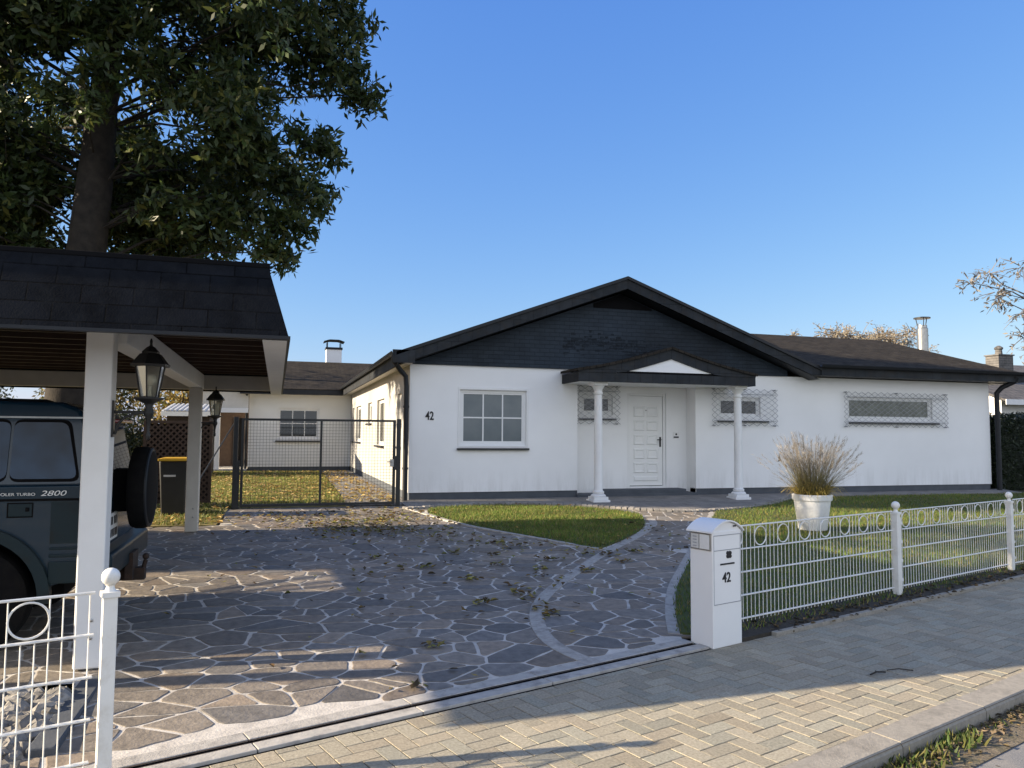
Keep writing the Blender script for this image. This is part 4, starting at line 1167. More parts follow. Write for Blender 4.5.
def lantern(loc, label, sgn=1):
    x, y, z = loc       # lamp axis
    L = thing('wall_lantern', label, 'lantern', (x, y, z), 'lanterns on the carport posts')
    n = 6
    m = MB(); m.tube([(x-.225, y, z-.06), (x, y, z-.06)], .011, 8)
    arc = [(x-.215+.19*math.sin(t*math.pi/2), y, z-.21+.135*(1-math.cos(t*math.pi/2))*0+.135*math.sin(t*math.pi/2)) for t in [i/8 for i in range(9)]]
    m.tube([(x-.215, y, z-.22), (x-.20, y, z-.15), (x-.15, y, z-.095), (x-.08, y, z-.07), (x-.03, y, z-.065)], .010, 8)
    m.box((x-.245, y-.03, z-.24), (x-.222, y+.03, z+.02)); m.build('bracket', M['black_metal'], L, smooth=True)
    m = MB(); m.lathe([(.005, -.26), (.014, -.25), (.016, -.22), (.009, -.20), (.012, -.15), (.022, -.10), (.034, -.075), (.034, -.05), (.024, -.03), (.03, .0), (.075, .025), (.105, .035), (.105, .045), (.06, .047)], (x, y, z), 12); m.build('base', M['black_metal'], L, smooth=True)
    def hexring(r, zz): return [(x+r*math.cos(k*math.pi/3+.4), y+r*math.sin(k*math.pi/3+.4), z+zz) for k in range(6)]
    b, t = hexring(.062, .047), hexring(.100, .275)
    m = MB()
    for k in range(6): m.tube([b[k], t[k]], .0055, 5)
    for q in (b, t):
        for k in range(6): m.tube([q[k], q[(k+1) % 6]], .0055, 5)
    m.build('frame', M['black_metal'], L)
    m = MB(); b2, t2 = hexring(.060, .05), hexring(.098, .272)
    for k in range(6): m.add([b2[k], b2[(k+1) % 6], t2[(k+1) % 6], t2[k]], [(0, 1, 2, 3)])
    m.build('glass', M['lamp_glass'], L)
    m = MB(); m.lathe([(.135, .268), (.138, .285), (.125, .295), (.075, .36), (.06, .365), (.062, .375), (.03, .41), (.012, .42), (.009, .435), (.011, .455), (.004, .475)], (x, y, z), 6, phase=.4); m.build('roof', M['black_metal'], L)
    m = MB(); m.lathe([(.014, .05), (.014, .13)], (x, y, z), 10); m.sphere((x, y, z+.175), .045, 16); m.build('bulb', M['bulb'], L, smooth=True)
lantern((-.888, 6.05, 1.905), 'large black hexagonal lantern on the near carport post above the drive')
lantern((-.868, 11.98, 1.895), 'smaller looking black lantern on the far carport post in front of the back wing')

# ------------------------------------------------------------------ white fence
def ring_xz(m, c, r, rr, T, n=28):
    pts = [T(c[0]+r*math.cos(2*math.pi*k/n), 0, c[1]+r*math.sin(2*math.pi*k/n)) for k in range(n)]
    m.tube(pts+[pts[0]], rr, 6, caps=False)
def fence_panel(s0, s1, p, zb, label, phase=0, rev=False):
    P = thing('garden_fence', label, 'fence', (*sp((s0+s1)/2, p), zb), 'white ring-topped fence panels')
    T = lambda u, w, v: (*sp(u, p+w), v)
    lv = [zb, zb+.2, zb+.4, zb+.6, zb+.8]
    m = MB()
    for v in lv:
        for wv in ((-.008, .008) if v < zb+.79 else (0,)): m.tube([T(s0, wv, v), T(s1, wv, v)], .0055 if v < zb+.79 else .007, 6)
    m.build('rail', M['fence_white'], P)
    gap = .0555; n = int((s1-s0)/gap)
    m = MB(); off = (s1-s0-n*gap)/2; rings = []
    for k in range(n+1):
        u = s0+off+k*gap; j = (k+phase) % 6
        top = zb+.8
        if j in (3, 4): top = zb+.6
        m.tube([T(u, 0, zb-.03), T(u, 0, top)], .0036, 5)
        if j == 2 and k+3 <= n: rings.append(u+1.5*gap)
    m.build('bars', M['fence_white'], P)
    for i, u in enumerate(rings):
        m = MB(); ring_xz(m, (u, zb+.70), .083, .0055, T); m.build('ring', M['fence_white'], P, smooth=True)
def fence_post(s, p, zb, label, h=.875, clamp=True):
    P = thing('fence_post', label, 'fence post', (*sp(s, p), zb), 'white fence posts with ball caps')
    T = lambda u, w, v: (*sp(u, p+w), v)
    m = MB(); m.box((s-.032, -.032, zb-.1), (s+.032, .032, zb+h-.015), T); m.build('shaft', M['fence_white'], P, bevel=.004)
    if clamp:
        m = MB(); m.box((s+.050, -.016, zb-.1), (s+.074, .016, zb+h-.05), T)
        for v in (.15, .35, .55, .75): m.box((s+.03, -.024, zb+v), (s+.084, .024, zb+v+.03), T)
        m.build('clamp_bar', M['fence_white'], P)
    x, y = sp(s, p)
    m = MB(); m.box((s-.040, -.040, zb+h-.015), (s+.040, .040, zb+h+.01), T); m.lathe([(.03, .01), (.022, .02), (.018, .035), (.024, .042)], (x, y, zb+h), 16); m.sphere((x, y, zb+h+.080), .043, 18); m.build('ball_cap', M['fence_white'], P, smooth=True)
fz = .115
fence_panel(.02, 2.72, .19, fz, 'white ring-topped fence panel running from the mailbox to the first ball-capped post', 1)
fence_post(2.80, .19, .02, 'white ball-capped fence post between the two long right panels')
fence_panel(2.90, 5.43, .19, fz, 'white ring-topped fence panel beyond the first post, in front of the sunny lawn patch', 2)
fence_post(5.51, .19, .02, 'white ball-capped fence post farthest along the pavement at the picture edge')
fence_panel(5.61, 8.30, .19, fz, 'white ring-topped fence panel at the far right, cut by the picture edge', 0)
fence_post(8.39, .19, .02, 'white ball-capped fence post beyond the farthest panel on the right')
fence_panel(8.5, 11.2, .19, fz, 'white ring-topped fence panel farthest along the pavement, beyond the last post', 0)
fence_post(-4.735, .03, .02, 'white ball-capped gate post at the left mouth of the driveway', .895, False)
fence_panel(-7.45, -4.80, .03, fz+.01, 'white ring-topped fence panel left of the driveway in front of the off-roader', 3)

# ------------------------------------------------------------------ mailbox pillar
mb = thing('mailbox', 'tall white mailbox pillar with rounded lid and number 42 beside the path', 'mailbox', (*sp(-.2, .1), 0))
ms0, ms1, mp0, mp1 = -.400, -.045, -.038, .20
TM = lambda u, w, v: (*sp(u, mp0-w), v)       # front face, w outward to the street
m = MB(); m.box((ms0, -(mp1-mp0), 0), (ms1, 0, .93), TM)
m.build('body', M['white_gloss'], mb, bevel=.006)
arc = [(ms0-.022+(ms1-ms0+.044)*t, .928+.088*math.sin(math.pi*t)**.8) for t in [i/16 for i in range(17)]]
m = MB(); m.prism(arc+[(u, v-.012) for u, v in arc[::-1]], TM, -(mp1-mp0)-.02, .016); m.build('lid', M['white_gloss'], mb, smooth=True, angle=30)
arc2 = [(ms0+.004+(ms1-ms0-.008)*t, .926+.074*math.sin(math.pi*t)**.8) for t in [i/16 for i in range(17)]]
m = MB(); m.prism(arc2, TM, -(mp1-mp0)+.006, -.006); m.build('lid_infill', M['white_gloss'], mb)
m = MB()
for v in (.775, .895, .345): m.box((ms0+.012, .0005, v-.003), (ms1-.012, .0025, v+.003), TM)
for u in (ms0+.012, ms1-.016): m.box((u, .0005, .345), (u+.004, .0022, .895), TM)
m.build('door_gap', M['wire'], mb)
m = MB(); m.box((ms0+.09, .001, .655), (ms1-.09, .004, .668), TM); m.build('slot', M['trim_dark'], mb)
m = MB()
for k in range(4): m.lathe([(.017, 0), (.017, -.006), (.004, -.007)], TM(-.205+.018*math.cos(k*math.pi/2+.78), .001, .735+.018*math.sin(k*math.pi/2+.78)), 10, ax='y', phase=0)
m.build('emblem', M['ink'], mb)
m = MB(); m.box((ms1-.10, .001, .957), (ms1-.065, .004, .968), TM); m.build('lock', M['ink'], mb)
pt = TM(-.285, .002, .515)
text_part('house_number', '42', .112, pt, (R(90), 0, FA), M['ink'], mb, extrude=.002, xs=.92, off=.002)
TL = lambda u, w, v: (*sp(ms0-w, mp0+u), v)
m = MB(); m.box((.012, .0, .775), (.226, .010, .912), TL); nm_ = m.build('name_plate_frame', M['steel'], mb, bevel=.003)
m = MB(); m.box((.024, .0105, .785), (.125, .013, .902), TL); m.build('name_card', M['plate'], nm_)
m = MB(); m.box((.135, .0105, .785), (.215, .013, .902), TL); m.build('speaker_panel', M['sticker'], nm_)
m = MB()
for i in range(4): m.box((.155, .0131, .80+i*.025), (.195, .015, .808+i*.025), TL)
m.build('label_strip', M['wire'], nm_)

# ------------------------------------------------------------------ black mesh gate
GY = 14.4
gt = thing('mesh_gate', 'black steel mesh gate across the drive leading to the leafy courtyard', 'gate', (.8, GY, .33))
m = MB(); gx0, gx1, gz0, gz1 = -.60, 2.13, .385, 1.95
m.box((gx0, GY-.02, gz0), (gx0+.045, GY+.02, gz1)); m.box((gx1-.045, GY-.02, gz0), (gx1, GY+.02, gz1)); m.box((gx0+.045, GY-.019, gz0), (gx1-.045, GY+.019, gz0+.045)); m.box((gx0+.045, GY-.019, gz1-.04), (gx1-.045, GY+.019, gz1))
m.build('frame', M['anthracite'], gt)
m = MB(); m.box((.755, GY-.018, gz0+.045), (.795, GY+.018, gz1-.04)); m.build('centre_bar', M['anthracite'], gt)
m = MB()
u = gx0+.045+.05
while u < gx1-.05: m.tube([(u, GY, gz0+.04), (u, GY, gz1-.03)], .0028, 4, caps=False); u += .055
v = gz0+.09
while v < gz1-.05: m.tube([(gx0+.04, GY+.006, v), (gx1-.04, GY+.006, v)], .0028, 4, caps=False); v += .055
m.build('wire_mesh', M['anthracite'], gt)
m = MB(); m.box((gx1-.10, GY-.03, 1.08), (gx1-.03, GY-.021, 1.22)); m.tube([(gx1-.065, GY-.03, 1.17), (gx1-.065, GY-.06, 1.17), (gx1-.16, GY-.06, 1.17)], .009, 6); m.build('handle', M['steel'], gt)
gp = thing('gate_post', 'black gate post with a slanting brace at the carport side', 'gate post', (-.68, GY, .33))
m = MB(); m.box((-.73, GY-.035, .30), (-.65, GY+.035, 1.97)); m.build('shaft', M['anthracite'], gp, bevel=.004)
m = MB(); m.box((-.66, GY-.03, .30), (-.612, GY+.0, 1.2)); m.build('hinge_bar', M['anthracite'], gp)
m = MB(); m.tube([(-.70, GY, 1.90), (-1.30, GY+.02, .82), (-1.52, GY+.03, .42)], .013, 8); m.build('brace', M['plinth'], gp)
gp2 = thing('gate_post', 'black gate post close against the corner of the white house', 'gate post', (2.2, GY, .33))
m = MB(); m.box((2.15, GY-.035, .30), (2.225, GY+.035, 1.97)); m.build('shaft', M['anthracite'], gp2, bevel=.004)
m = MB(); m.box((2.10, GY-.045, 1.02), (2.15, GY-.021, 1.28)); m.build('lock_case', M['anthracite'], gp2)

# ------------------------------------------------------------------ off-road car under the carport
TX, YN, CW, CZ = -1.29, 6.45, 1.70, .085
car = thing('off_road_car', 'dark teal off-road car with covered rear spare wheel parked under the carport', 'car', (TX-2, YN+CW/2, CZ))
TC = lambda t, w, z: (TX - t, YN + w, CZ + z)       # t from the tail forwards, w from the near side, z above ground
RT, FT, AR = .80, 3.52, .475
def arch(tc, a0, a1, r, n=14): return [(tc+r*math.cos(R(a0+(a1-a0)*i/n)), .40+r*math.sin(R(a0+(a1-a0)*i/n))) for i in range(n+1)]
prof = [(.03, .56), (0, .64), (0, 1.10), (.03, 1.22), (3.15, 1.20), (3.35, 1.14), (4.40, 1.03), (4.52, .95), (4.55, .58), (4.48, .46), (FT+.49, .44)]
prof += arch(FT, 4, 176, AR) + [(FT-.5, .43), (RT+.5, .43)] + arch(RT, 4, 176, AR) + [(RT-.50, .47)]
m = MB(); m.prism(prof, TC, 0, CW); body = m.build('body', M['car'], car, bevel=.035, seg=3, smooth=True)
m = MB(); m.box((.25, .30, .36), (4.3, CW-.30, .80), TC); m.build('underbody', M['black'], car)
def inset(z): return .025+(z-1.20)*.17
TG = lambda side: (lambda t, w, z: (TX-t, (YN+inset(z)-w) if side == 0 else (YN+CW-inset(z)+w), CZ+z))
gp_ = [(.01, 1.20), (.10, 1.68), (.15, 1.79), (.28, 1.84), (1.5, 1.865), (2.3, 1.82), (2.48, 1.76), (3.2, 1.19)]
m = MB(); n = len(gp_)
vs = [TG(0)(t, 0, z) for t, z in gp_]+[TG(1)(t, 0, z) for t, z in gp_]
m.add(vs, [tuple(range(n)), tuple(range(2*n-1, n-1, -1))]+[(i, i+n, (i+1) % n+n, (i+1) % n) for i in range(n)])
m.build('cabin', M['car'], car, bevel=.03, seg=3, smooth=True)
def rounded(poly, r=.05, n=4):
    out = []
    for i, p in enumerate(poly):
        a = poly[i-1]; b = poly[(i+1) % len(poly)]
        pa = Vector(a)-Vector(p); pb = Vector(b)-Vector(p)
        k = min(r, pa.length*.45, pb.length*.45)
        q0 = Vector(p)+pa.normalized()*k; q1 = Vector(p)+pb.normalized()*k
        for j in range(n+1):
            t = j/n; q = q0*(1-t)**2+Vector(p)*2*t*(1-t)+q1*t*t
            out.append((q.x, q.y))
    return out
for side in (0, 1):
    T = TG(side)
    for poly in ([(.135, 1.265), (.225, 1.685), (.58, 1.685), (.58, 1.265)], [(.60, 1.265), (.60, 1.685), (1.16, 1.685), (1.16, 1.265)], [(1.24, 1.265), (1.24, 1.685), (2.00, 1.685), (2.00, 1.265)], [(2.08, 1.265), (2.08, 1.685), (2.42, 1.685), (2.92, 1.265)]):
        m = MB(); big = rounded([(p[0]+(-.02 if p[0] < sum(q[0] for q in poly)/4 else .02)*(0 if abs(p[0]-.59) < .02 else 1), p[1]+(-.022 if p[1] < 1.4 else .022)) for p in poly], .06)
        m.prism(big, T, -.002, .004); f = m.build('window_seal', M['black'], car)
        m = MB(); m.prism(rounded(poly, .055), T, .0045, .007); m.build('window', M['car_glass'], f)
    m = MB(); m.box((.11, -.002, 1.715), (2.55, .016, 1.728), T); m.build('rain_gutter', M['steel'], car)
    TB = (lambda t, w, z: (TX-t, YN-w, CZ+z)) if side == 0 else (lambda t, w, z: (TX-t, YN+CW+w, CZ+z))
    for tc in (RT, FT):
        o_ = arch(tc, -4, 184, .535, 20); i_ = arch(tc, -4, 184, .455, 20)
        m = MB()
        for k in range(20): m.prism([o_[k], o_[k+1], i_[k+1], i_[k]], TB, -.02, .045)
        m.build('fender_flare', M['car_low'], car)
    for (a, b) in ((.06, .29), (1.34, 3.0), (4.06, 4.45)):
        m = MB(); m.box((a, -.02, .50), (b, .018, .66), TB); m.box((a, -.02, .69), (b, .010, .715), TB); m.box((a, -.02, .745), (b, .010, .765), TB)
        m.build('side_cladding', M['car_low'], car, bevel=.006)
    m = MB(); m.box((.02, -.02, 1.105), (3.1, .006, 1.122), TB); m.build('belt_line', M['black'], car)
    for tcut in (1.20, 2.04, 3.05):
        m = MB(); m.box((tcut-.004, -.02, .50), (tcut+.004, .0015, 1.19), TB); m.build('door_gap', M['black'], car)
    for tcut in (1.33, 2.17):
        m = MB(); m.box((tcut, -.01, 1.02), (tcut+.17, .03, 1.06), TB); m.build('door_handle', M['black'], car, bevel=.008)
    m = MB(); m.box((3.0, .03, 1.22), (3.14, .22, 1.40), TB); m.build('mirror', M['black'], car, bevel=.03)
    m = MB(); m.box((-.012, -.16, .92), (.10, .010, 1.18), TB); tl = m.build('tail_light', M['red_lens'], car, bevel=.01)
    m = MB(); m.box((-.014, -.155, 1.10), (.095, .012, 1.165), TB); m.build('indicator', M['amber_lens'], tl, bevel=.008)
    m = MB(); m.box((4.44, -.36, .82), (4.535, -.06, 1.00), TB); m.build('headlight', M['clear_lens'], car, bevel=.02)
    for tc in (RT, FT):
        cy = YN+.12 if side == 0 else YN+CW-.12
        m = MB(); m.lathe([(.25, -.12), (.34, -.125), (.375, -.10), (.385, -.05), (.385, .05), (.375, .10), (.34, .125), (.25, .12)], (TX-tc, cy, CZ+.385), 36, ax='y'); wh = m.build('wheel', M['tyre'], car, smooth=True)
        m = MB(); sg = -1 if side == 0 else 1
        m.lathe([(.25, sg*.06), (.24, sg*.115), (.21, sg*.10), (.08, sg*.07), (.07, sg*.12), (.005, sg*.125)], (TX-tc, cy, CZ+.385), 24, ax='y'); m.build('rim', M['steel'], wh, smooth=True)
TBn = lambda t, w, z: (TX-t, YN-w, CZ+z)
m = MB(); m.box((.405, -.01, .985), (.575, .0012, 1.095), TBn); ff = m.build('fuel_flap_gap', M['black'], car)
m = MB(); m.box((.412, -.01, .992), (.568, .004, 1.088), TBn); m.build('fuel_flap', M['car_low'], ff, bevel=.008)
m = MB(); m.box((.43, .004, 1.03), (.455, .010, 1.06), TBn); m.build('flap_catch', M['black'], ff, bevel=.004)
# lower two-tone panel
m = MB(); m.box((.02, -.02, .79), (.29, .003, 1.10), TBn); m.build('lower_panel', M['car_low'], car)
text_part('model_lettering', 'INTERCOOLER TURBO', .030, (TX-.395, YN-.004, CZ+1.145), (R(90), 0, 0), M['car_text'], car, extrude=.001, xs=1.25, align='RIGHT', off=0.0)
text_part('model_lettering', '2800', .054, (TX-.365, YN-.004, CZ+1.143), (R(90), 0, 0), M['car_text'], car, extrude=.001, xs=1.55, shear=.25, off=0.0)
# rear end
m = MB(); m.box((-.13, -.01, .50), (.06, CW+.01, .70), TC); m.build('rear_bumper', M['car_low'], car, bevel=.03, seg=3, smooth=True)
TRr = lambda u, w, v: (TX - .01 - (v-1.20)*.187 + w, YN+u, CZ+v)
m = MB(); m.prism(rounded([(.14, 1.26), (CW-.14, 1.26), (CW-.22, 1.66), (.22, 1.66)], .06), TRr, .002, .010); f = m.build('rear_window', M['car_glass'], car)
m = MB(); m.tube([TRr(.5, .02, 1.27), TRr(.95, .02, 1.30)], .008, 6); m.build('wiper', M['black'], f)
m = MB(); m.box((-.05, .55, 1.69), (.12, 1.15, 1.72), TC); m.build('brake_light', M['red_lens'], car, bevel=.008)
m = MB(); m.box((-.03, .30, .74), (-.008, .74, .955), TC); pl_ = m.build('licence_plate', M['plate'], car, bevel=.006)
m = MB()
for (v0, us) in ((.865, (.36, .42, .48, .57, .63)), (.765, (.38, .44, .50, .56, .62, .67))):
    for u in us: m.box((-.033, u, v0), (-.0305, u+.035, v0+.065), TC)
m.build('plate_marks', M['ink'], pl_)
spc = (TX+.20, YN+.86, CZ+1.14)
m = MB(); m.lathe([(.10, -.09), (.29, -.09), (.335, -.078), (.350, -.045), (.352, .015), (.340, .05), (.315, .065), (.05, .07)], spc, 40, ax='x'); sw = m.build('spare_wheel', M['tyre'], car, smooth=True)
m = MB(); m.lathe([(.330, .056), (.340, .052), (.338, .062), (.322, .070), (.318, .066)], spc, 40, ax='x'); m.build('cover_ring', M['trim_dark'], sw, smooth=True)
m = MB(); m.lathe([(.312, .068), (.26, .076), (.02, .080)], spc, 40, ax='x'); m.build('wheel_cover', M['black'], sw, smooth=True)
m = MB(); m.box((-.10, .70, .95), (.02, 1.0, 1.30), TC); m.build('wheel_carrier', M['black'], car)
m = MB(); m.box((-.24, .80, .36), (.10, .90, .46), TC); m.box((-.16, .72, .38), (-.10, .98, .60), TC); m.tube([TC(-.22, .85, .44), TC(-.24, .85, .52)], .018, 10); m.sphere(TC(-.24, .85, .55), .028, 12); m.build('tow_bar', M['rust'], car)
for w in (.18, CW-.18):
    m = MB(); m.tube([TC(.35, w, 1.835), TC(.40, w, 1.85), TC(2.1, w, 1.86), TC(2.2, w, 1.84)], .012, 8); m.build('roof_rail', M['black'], car)

# ------------------------------------------------------------------ bin, lattice screen
bn = thing('wheelie_bin', 'black wheelie bin with bright yellow lid standing behind the far carport post', 'bin', (-1.59, 13.85, .33))
zb = .345
m = MB()
lo = [(-1.77, 13.66), (-1.42, 13.66), (-1.42, 14.08), (-1.77, 14.08)]; hi = [(-1.815, 13.60), (-1.375, 13.60), (-1.375, 14.12), (-1.815, 14.12)]
m.add([(x, y, zb) for x, y in lo]+[(x, y, zb+.88) for x, y in hi], [(0, 1, 2, 3), (4, 5, 6, 7)]+[(k, (k+1) % 4, (k+1) % 4+4, k+4) for k in range(4)])
m.build('body', M['bin'], bn, bevel=.025, seg=3, smooth=True)
m = MB(); m.box((-1.83, 13.57, zb+.880), (-1.36, 14.14, zb+.918)); m.box((-1.79, 13.63, zb+.918), (-1.40, 14.1, zb+.93)); m.build('lid', M['bin_lid'], bn, bevel=.015)
m = MB(); m.box((-1.74, 13.596, zb+.625), (-1.56, 13.62, zb+.655)); m.build('label_strip', M['sticker'], bn)
m = MB()
for x in (-1.80, -1.42):
    m = MB(); m.lathe([(.09, 0), (.1, .01), (.1, .04), (.09, .05)], (x, 14.1, zb+.08), 18, ax='x'); m.build('wheel', M['tyre'], bn)
m = MB(); m.tube([(-1.78, 14.16, zb+.86), (-1.40, 14.16, zb+.86)], .016, 8); m.build('handle', M['bin'], bn)

ls = thing('lattice_screen', 'brown diagonal lattice screen with dark reed backing behind the wheelie bin', 'screen', (-1.7, 15, .35))
lx0, lx1, lz0, lz1, ly = -2.27, -1.12, .42, 1.90, 15.0
m = MB()
for (a, b) in (((lx0, lz0), (lx0+.05, lz1)), ((lx1-.05, lz0), (lx1, lz1)), ((lx0+.05, lz0), (lx1-.05, lz0+.05)), ((lx0+.05, lz1-.05), (lx1-.05, lz1))):
    m.box((a[0], ly-.03, a[1]), (b[0], ly+.03, b[1]))
m.build('frame', M['lattice'], ls)
m = MB(); k = lx0-(lz1-lz0)
def seg_clip(x0, z0, dx):
    ts = [0, lz1-lz0-.08]; a, b = ts
    lo_, hi_ = lx0+.04, lx1-.04
    if dx > 0: a = max(a, lo_-x0); b = min(b, hi_-x0)
    else: a = max(a, x0-hi_); b = min(b, x0-lo_)
    return (a, b) if b-a > .05 else None
k = lx0-1.6
while k < lx1+1.6:
    for dx in (1, -1):
        r = seg_clip(k, lz0, dx)
        if r:
            a, b = r; y0 = ly-(.016 if dx > 0 else .008)
            p0 = (k+dx*a, lz0+.04+a); p1 = (k+dx*b, lz0+.04+b); h = .011
            m.prism([(p0[0]-h, p0[1]+h*dx), (p0[0]+h, p0[1]-h*dx), (p1[0]+h, p1[1]-h*dx), (p1[0]-h, p1[1]+h*dx)], lambda u, w, v: (u, y0+w, v), -.004, .003)
    k += .105
m.build('slats', M['lattice'], ls)
m = MB(); m.box((lx0+.02, ly+.035, lz0), (lx1-.02, ly+.05, lz1-.06)); m.build('reed_panel', M['reed'], ls)

# ------------------------------------------------------------------ potted grass
pz0 = ground(8.37, 10.6)+.03
px_, py_ = 8.39, 10.62
pt_ = thing('flower_pot', 'large white round pot on the lawn before the right house wall', 'flower pot', (px_, py_, pz0))
m = MB(); m.lathe([(.215, 0), (.225, .01), (.285, .48), (.305, .48), (.312, .50), (.312, .565), (.30, .575), (.275, .57), (.27, .50)], (px_, py_, pz0), 40); m.build('pot', M['pot'], pt_, smooth=True)
m = MB(); m.lathe([(.27, .50), (.1, .515), (.01, .52)], (px_, py_, pz0), 24); m.build('potting_soil', M['soil'], pt_)
GV = []; GF = []; GC = []
def gblade(base, az, length, lean, w, c0, c1, nseg=5, bend=.35):
    b = len(GV); p = Vector(base); el = math.pi/2-lean
    side = Vector((-math.sin(az), math.cos(az), 0))
    if random.random() < .5: side = Vector((math.cos(random.random()*6), math.sin(random.random()*6), 0))
    for i in range(nseg+1):
        t = i/nseg; ww = w*(1-t)**.6 if i < nseg else 0.0008
        GV.append(tuple(p-side*ww)); GV.append(tuple(p+side*ww))
        c = [c0[k]*(1-t)+c1[k]*t for k in range(3)]; GC.extend([c, c])
        if i < nseg: GF.append((b+2*i, b+2*i+1, b+2*i+3, b+2*i+2))
        d = Vector((math.cos(az)*math.cos(el), math.sin(az)*math.cos(el), math.sin(el)))
        p = p+d*(length/nseg); el -= bend*(.4+t*1.2)*random.uniform(.6, 1.3)
for k in range(1500):
    r = .20*math.sqrt(random.random()); a = random.random()*6.283
    az = a+random.gauss(0, .6); u = random.random()
    base = (px_+r*math.cos(a), py_+r*math.sin(a), pz0+.50)
    k_ = random.uniform(.7, 1.15)
    if u < .42:
        c0 = (.46*k_, .34*k_, .075*k_); c1 = (.85*k_, .64*k_, .17*k_)
        gblade(base, az, random.uniform(.25, .5), random.uniform(.15, .75), .0045, c0, c1, 6, random.uniform(.25, .55))
    elif u < .78:
        c0 = (.15*k_, .14*k_, .04*k_); c1 = (.30*k_, .26*k_, .14*k_)
        gblade(base, az, random.uniform(.45, .85), abs(random.gauss(0, .45)), .0042, c0, c1, 6, random.uniform(.08, .24))
    else:
        c0 = (.11*k_, .105*k_, .045*k_); c1 = (.24*k_, .21*k_, .16*k_)
        L = random.uniform(.65, 1.08)*(1 if random.random() < .7 else .85); ln = min(abs(random.gauss(0, .40)), .72); bd_ = random.uniform(.02, .09)
        b0 = len(GV)
        gblade(base, az, L, ln, .0020, c0, c1, 6, bd_)
        tip = Vector(GV[-1]); prev = Vector(GV[-5]); d = (tip-prev).normalized()
        for j in range(26):   # feathery plume bristles along the tip
            q = tip-d*random.uniform(-.02, .26); aa = random.random()*6.283; o_ = d.orthogonal().normalized(); o2 = d.cross(o_)
            e = q+d*.05+(o_*math.cos(aa)+o2*math.sin(aa))*.022
            b = len(GV); sd_ = (e-q).cross(Vector((random.random()-.5, random.random()-.5, random.random()-.5))).normalized()*.0018
            GV.extend([tuple(q-sd_), tuple(q+sd_), tuple(e+sd_*.4), tuple(e-sd_*.4)]); GF.append((b, b+1, b+2, b+3))
            cc = (.28*k_, .24*k_, .19*k_) if random.random() < .6 else (.52*k_, .46*k_, .37*k_); GC.extend([cc]*4)
og = fast_mesh('ornamental_grass', np.array(GV), np.array(GF), M['blade'], np.array(GC))
tag(og, 'arching fountain grass with straw yellow base and grey plumes growing from the white pot', 'plant')

# ------------------------------------------------------------------ trees, hedges
def make_tree(name, label, trunk, radii, blobs, leaf, colors, leaves_per=600, twigs=40, bark='bark', group=None, tw_r=.006, spread=1.0, draw_twigs=14, cat='tree', droop=.35, attach=None, limb=.05):
    root = thing(name, label, cat, trunk[0], group)
    m = MB(); tp = [Vector(p) for p in trunk]
    m.tube(tp, radii, 14)
    # root flare
    LP = []
    for (c, r) in blobs:
        c = Vector(c)
        # attach to the trunk below the blob
        best = None
        for i in range(len(tp)-1):
            for k in range(6):
                q = tp[i].lerp(tp[i+1], k/6); rad = radii[i]+(radii[i+1]-radii[i])*k/6
                d = (q-c).length + (6 if q.z > c.z-.25*math.hypot(q.x-c.x, q.y-c.y) else 0) + random.random()*.8
                if attach and q.z < attach: d += 20
                if best is None or d < best[0]: best = (d, q, rad)
        q = best[1]; L = (c-q).length; r0_ = min(best[2]*.6, limb*(.4+.25*L))
        mid1 = q.lerp(c, .35)+Vector((random.gauss(0, .06), random.gauss(0, .06), .08))*L; mid2 = q.lerp(c, .7)+Vector((random.gauss(0, .06), random.gauss(0, .06), .05))*L
        m.tube([q, mid1, mid2, c], [r0_, r0_*.7, r0_*.45, r0_*.25], 6)
        nl = int(leaves_per*(r/.9)**2*random.uniform(.75, 1.25)); per = max(4, nl//twigs)
        for k in range(twigs):
            d = Vector((random.gauss(0, 1), random.gauss(0, 1), random.gauss(0, .75))).normalized()
            s_ = c+d*r*random.uniform(0, .3); e = c+d*r*random.uniform(.65, 1.12)*spread+Vector((0, 0, -.12*r))
            if k < draw_twigs: m.tube([s_, s_.lerp(e, .5)+Vector((0, 0, .05*r)), e], [tw_r*1.8, tw_r*1.2, tw_r*.6], 3, caps=False)
            for j in range(per):
                t = random.random()**.6
                LP.append(tuple(s_.lerp(e, t)+Vector((random.gauss(0, .07), random.gauss(0, .07), random.gauss(0, .06)))*max(r, .5)))
    m.build('trunk', M[bark], root, smooth=True, fix=False)
    if LP: leafy('crown', LP, leaf, colors, M['leaf'], root, droop)
    return root

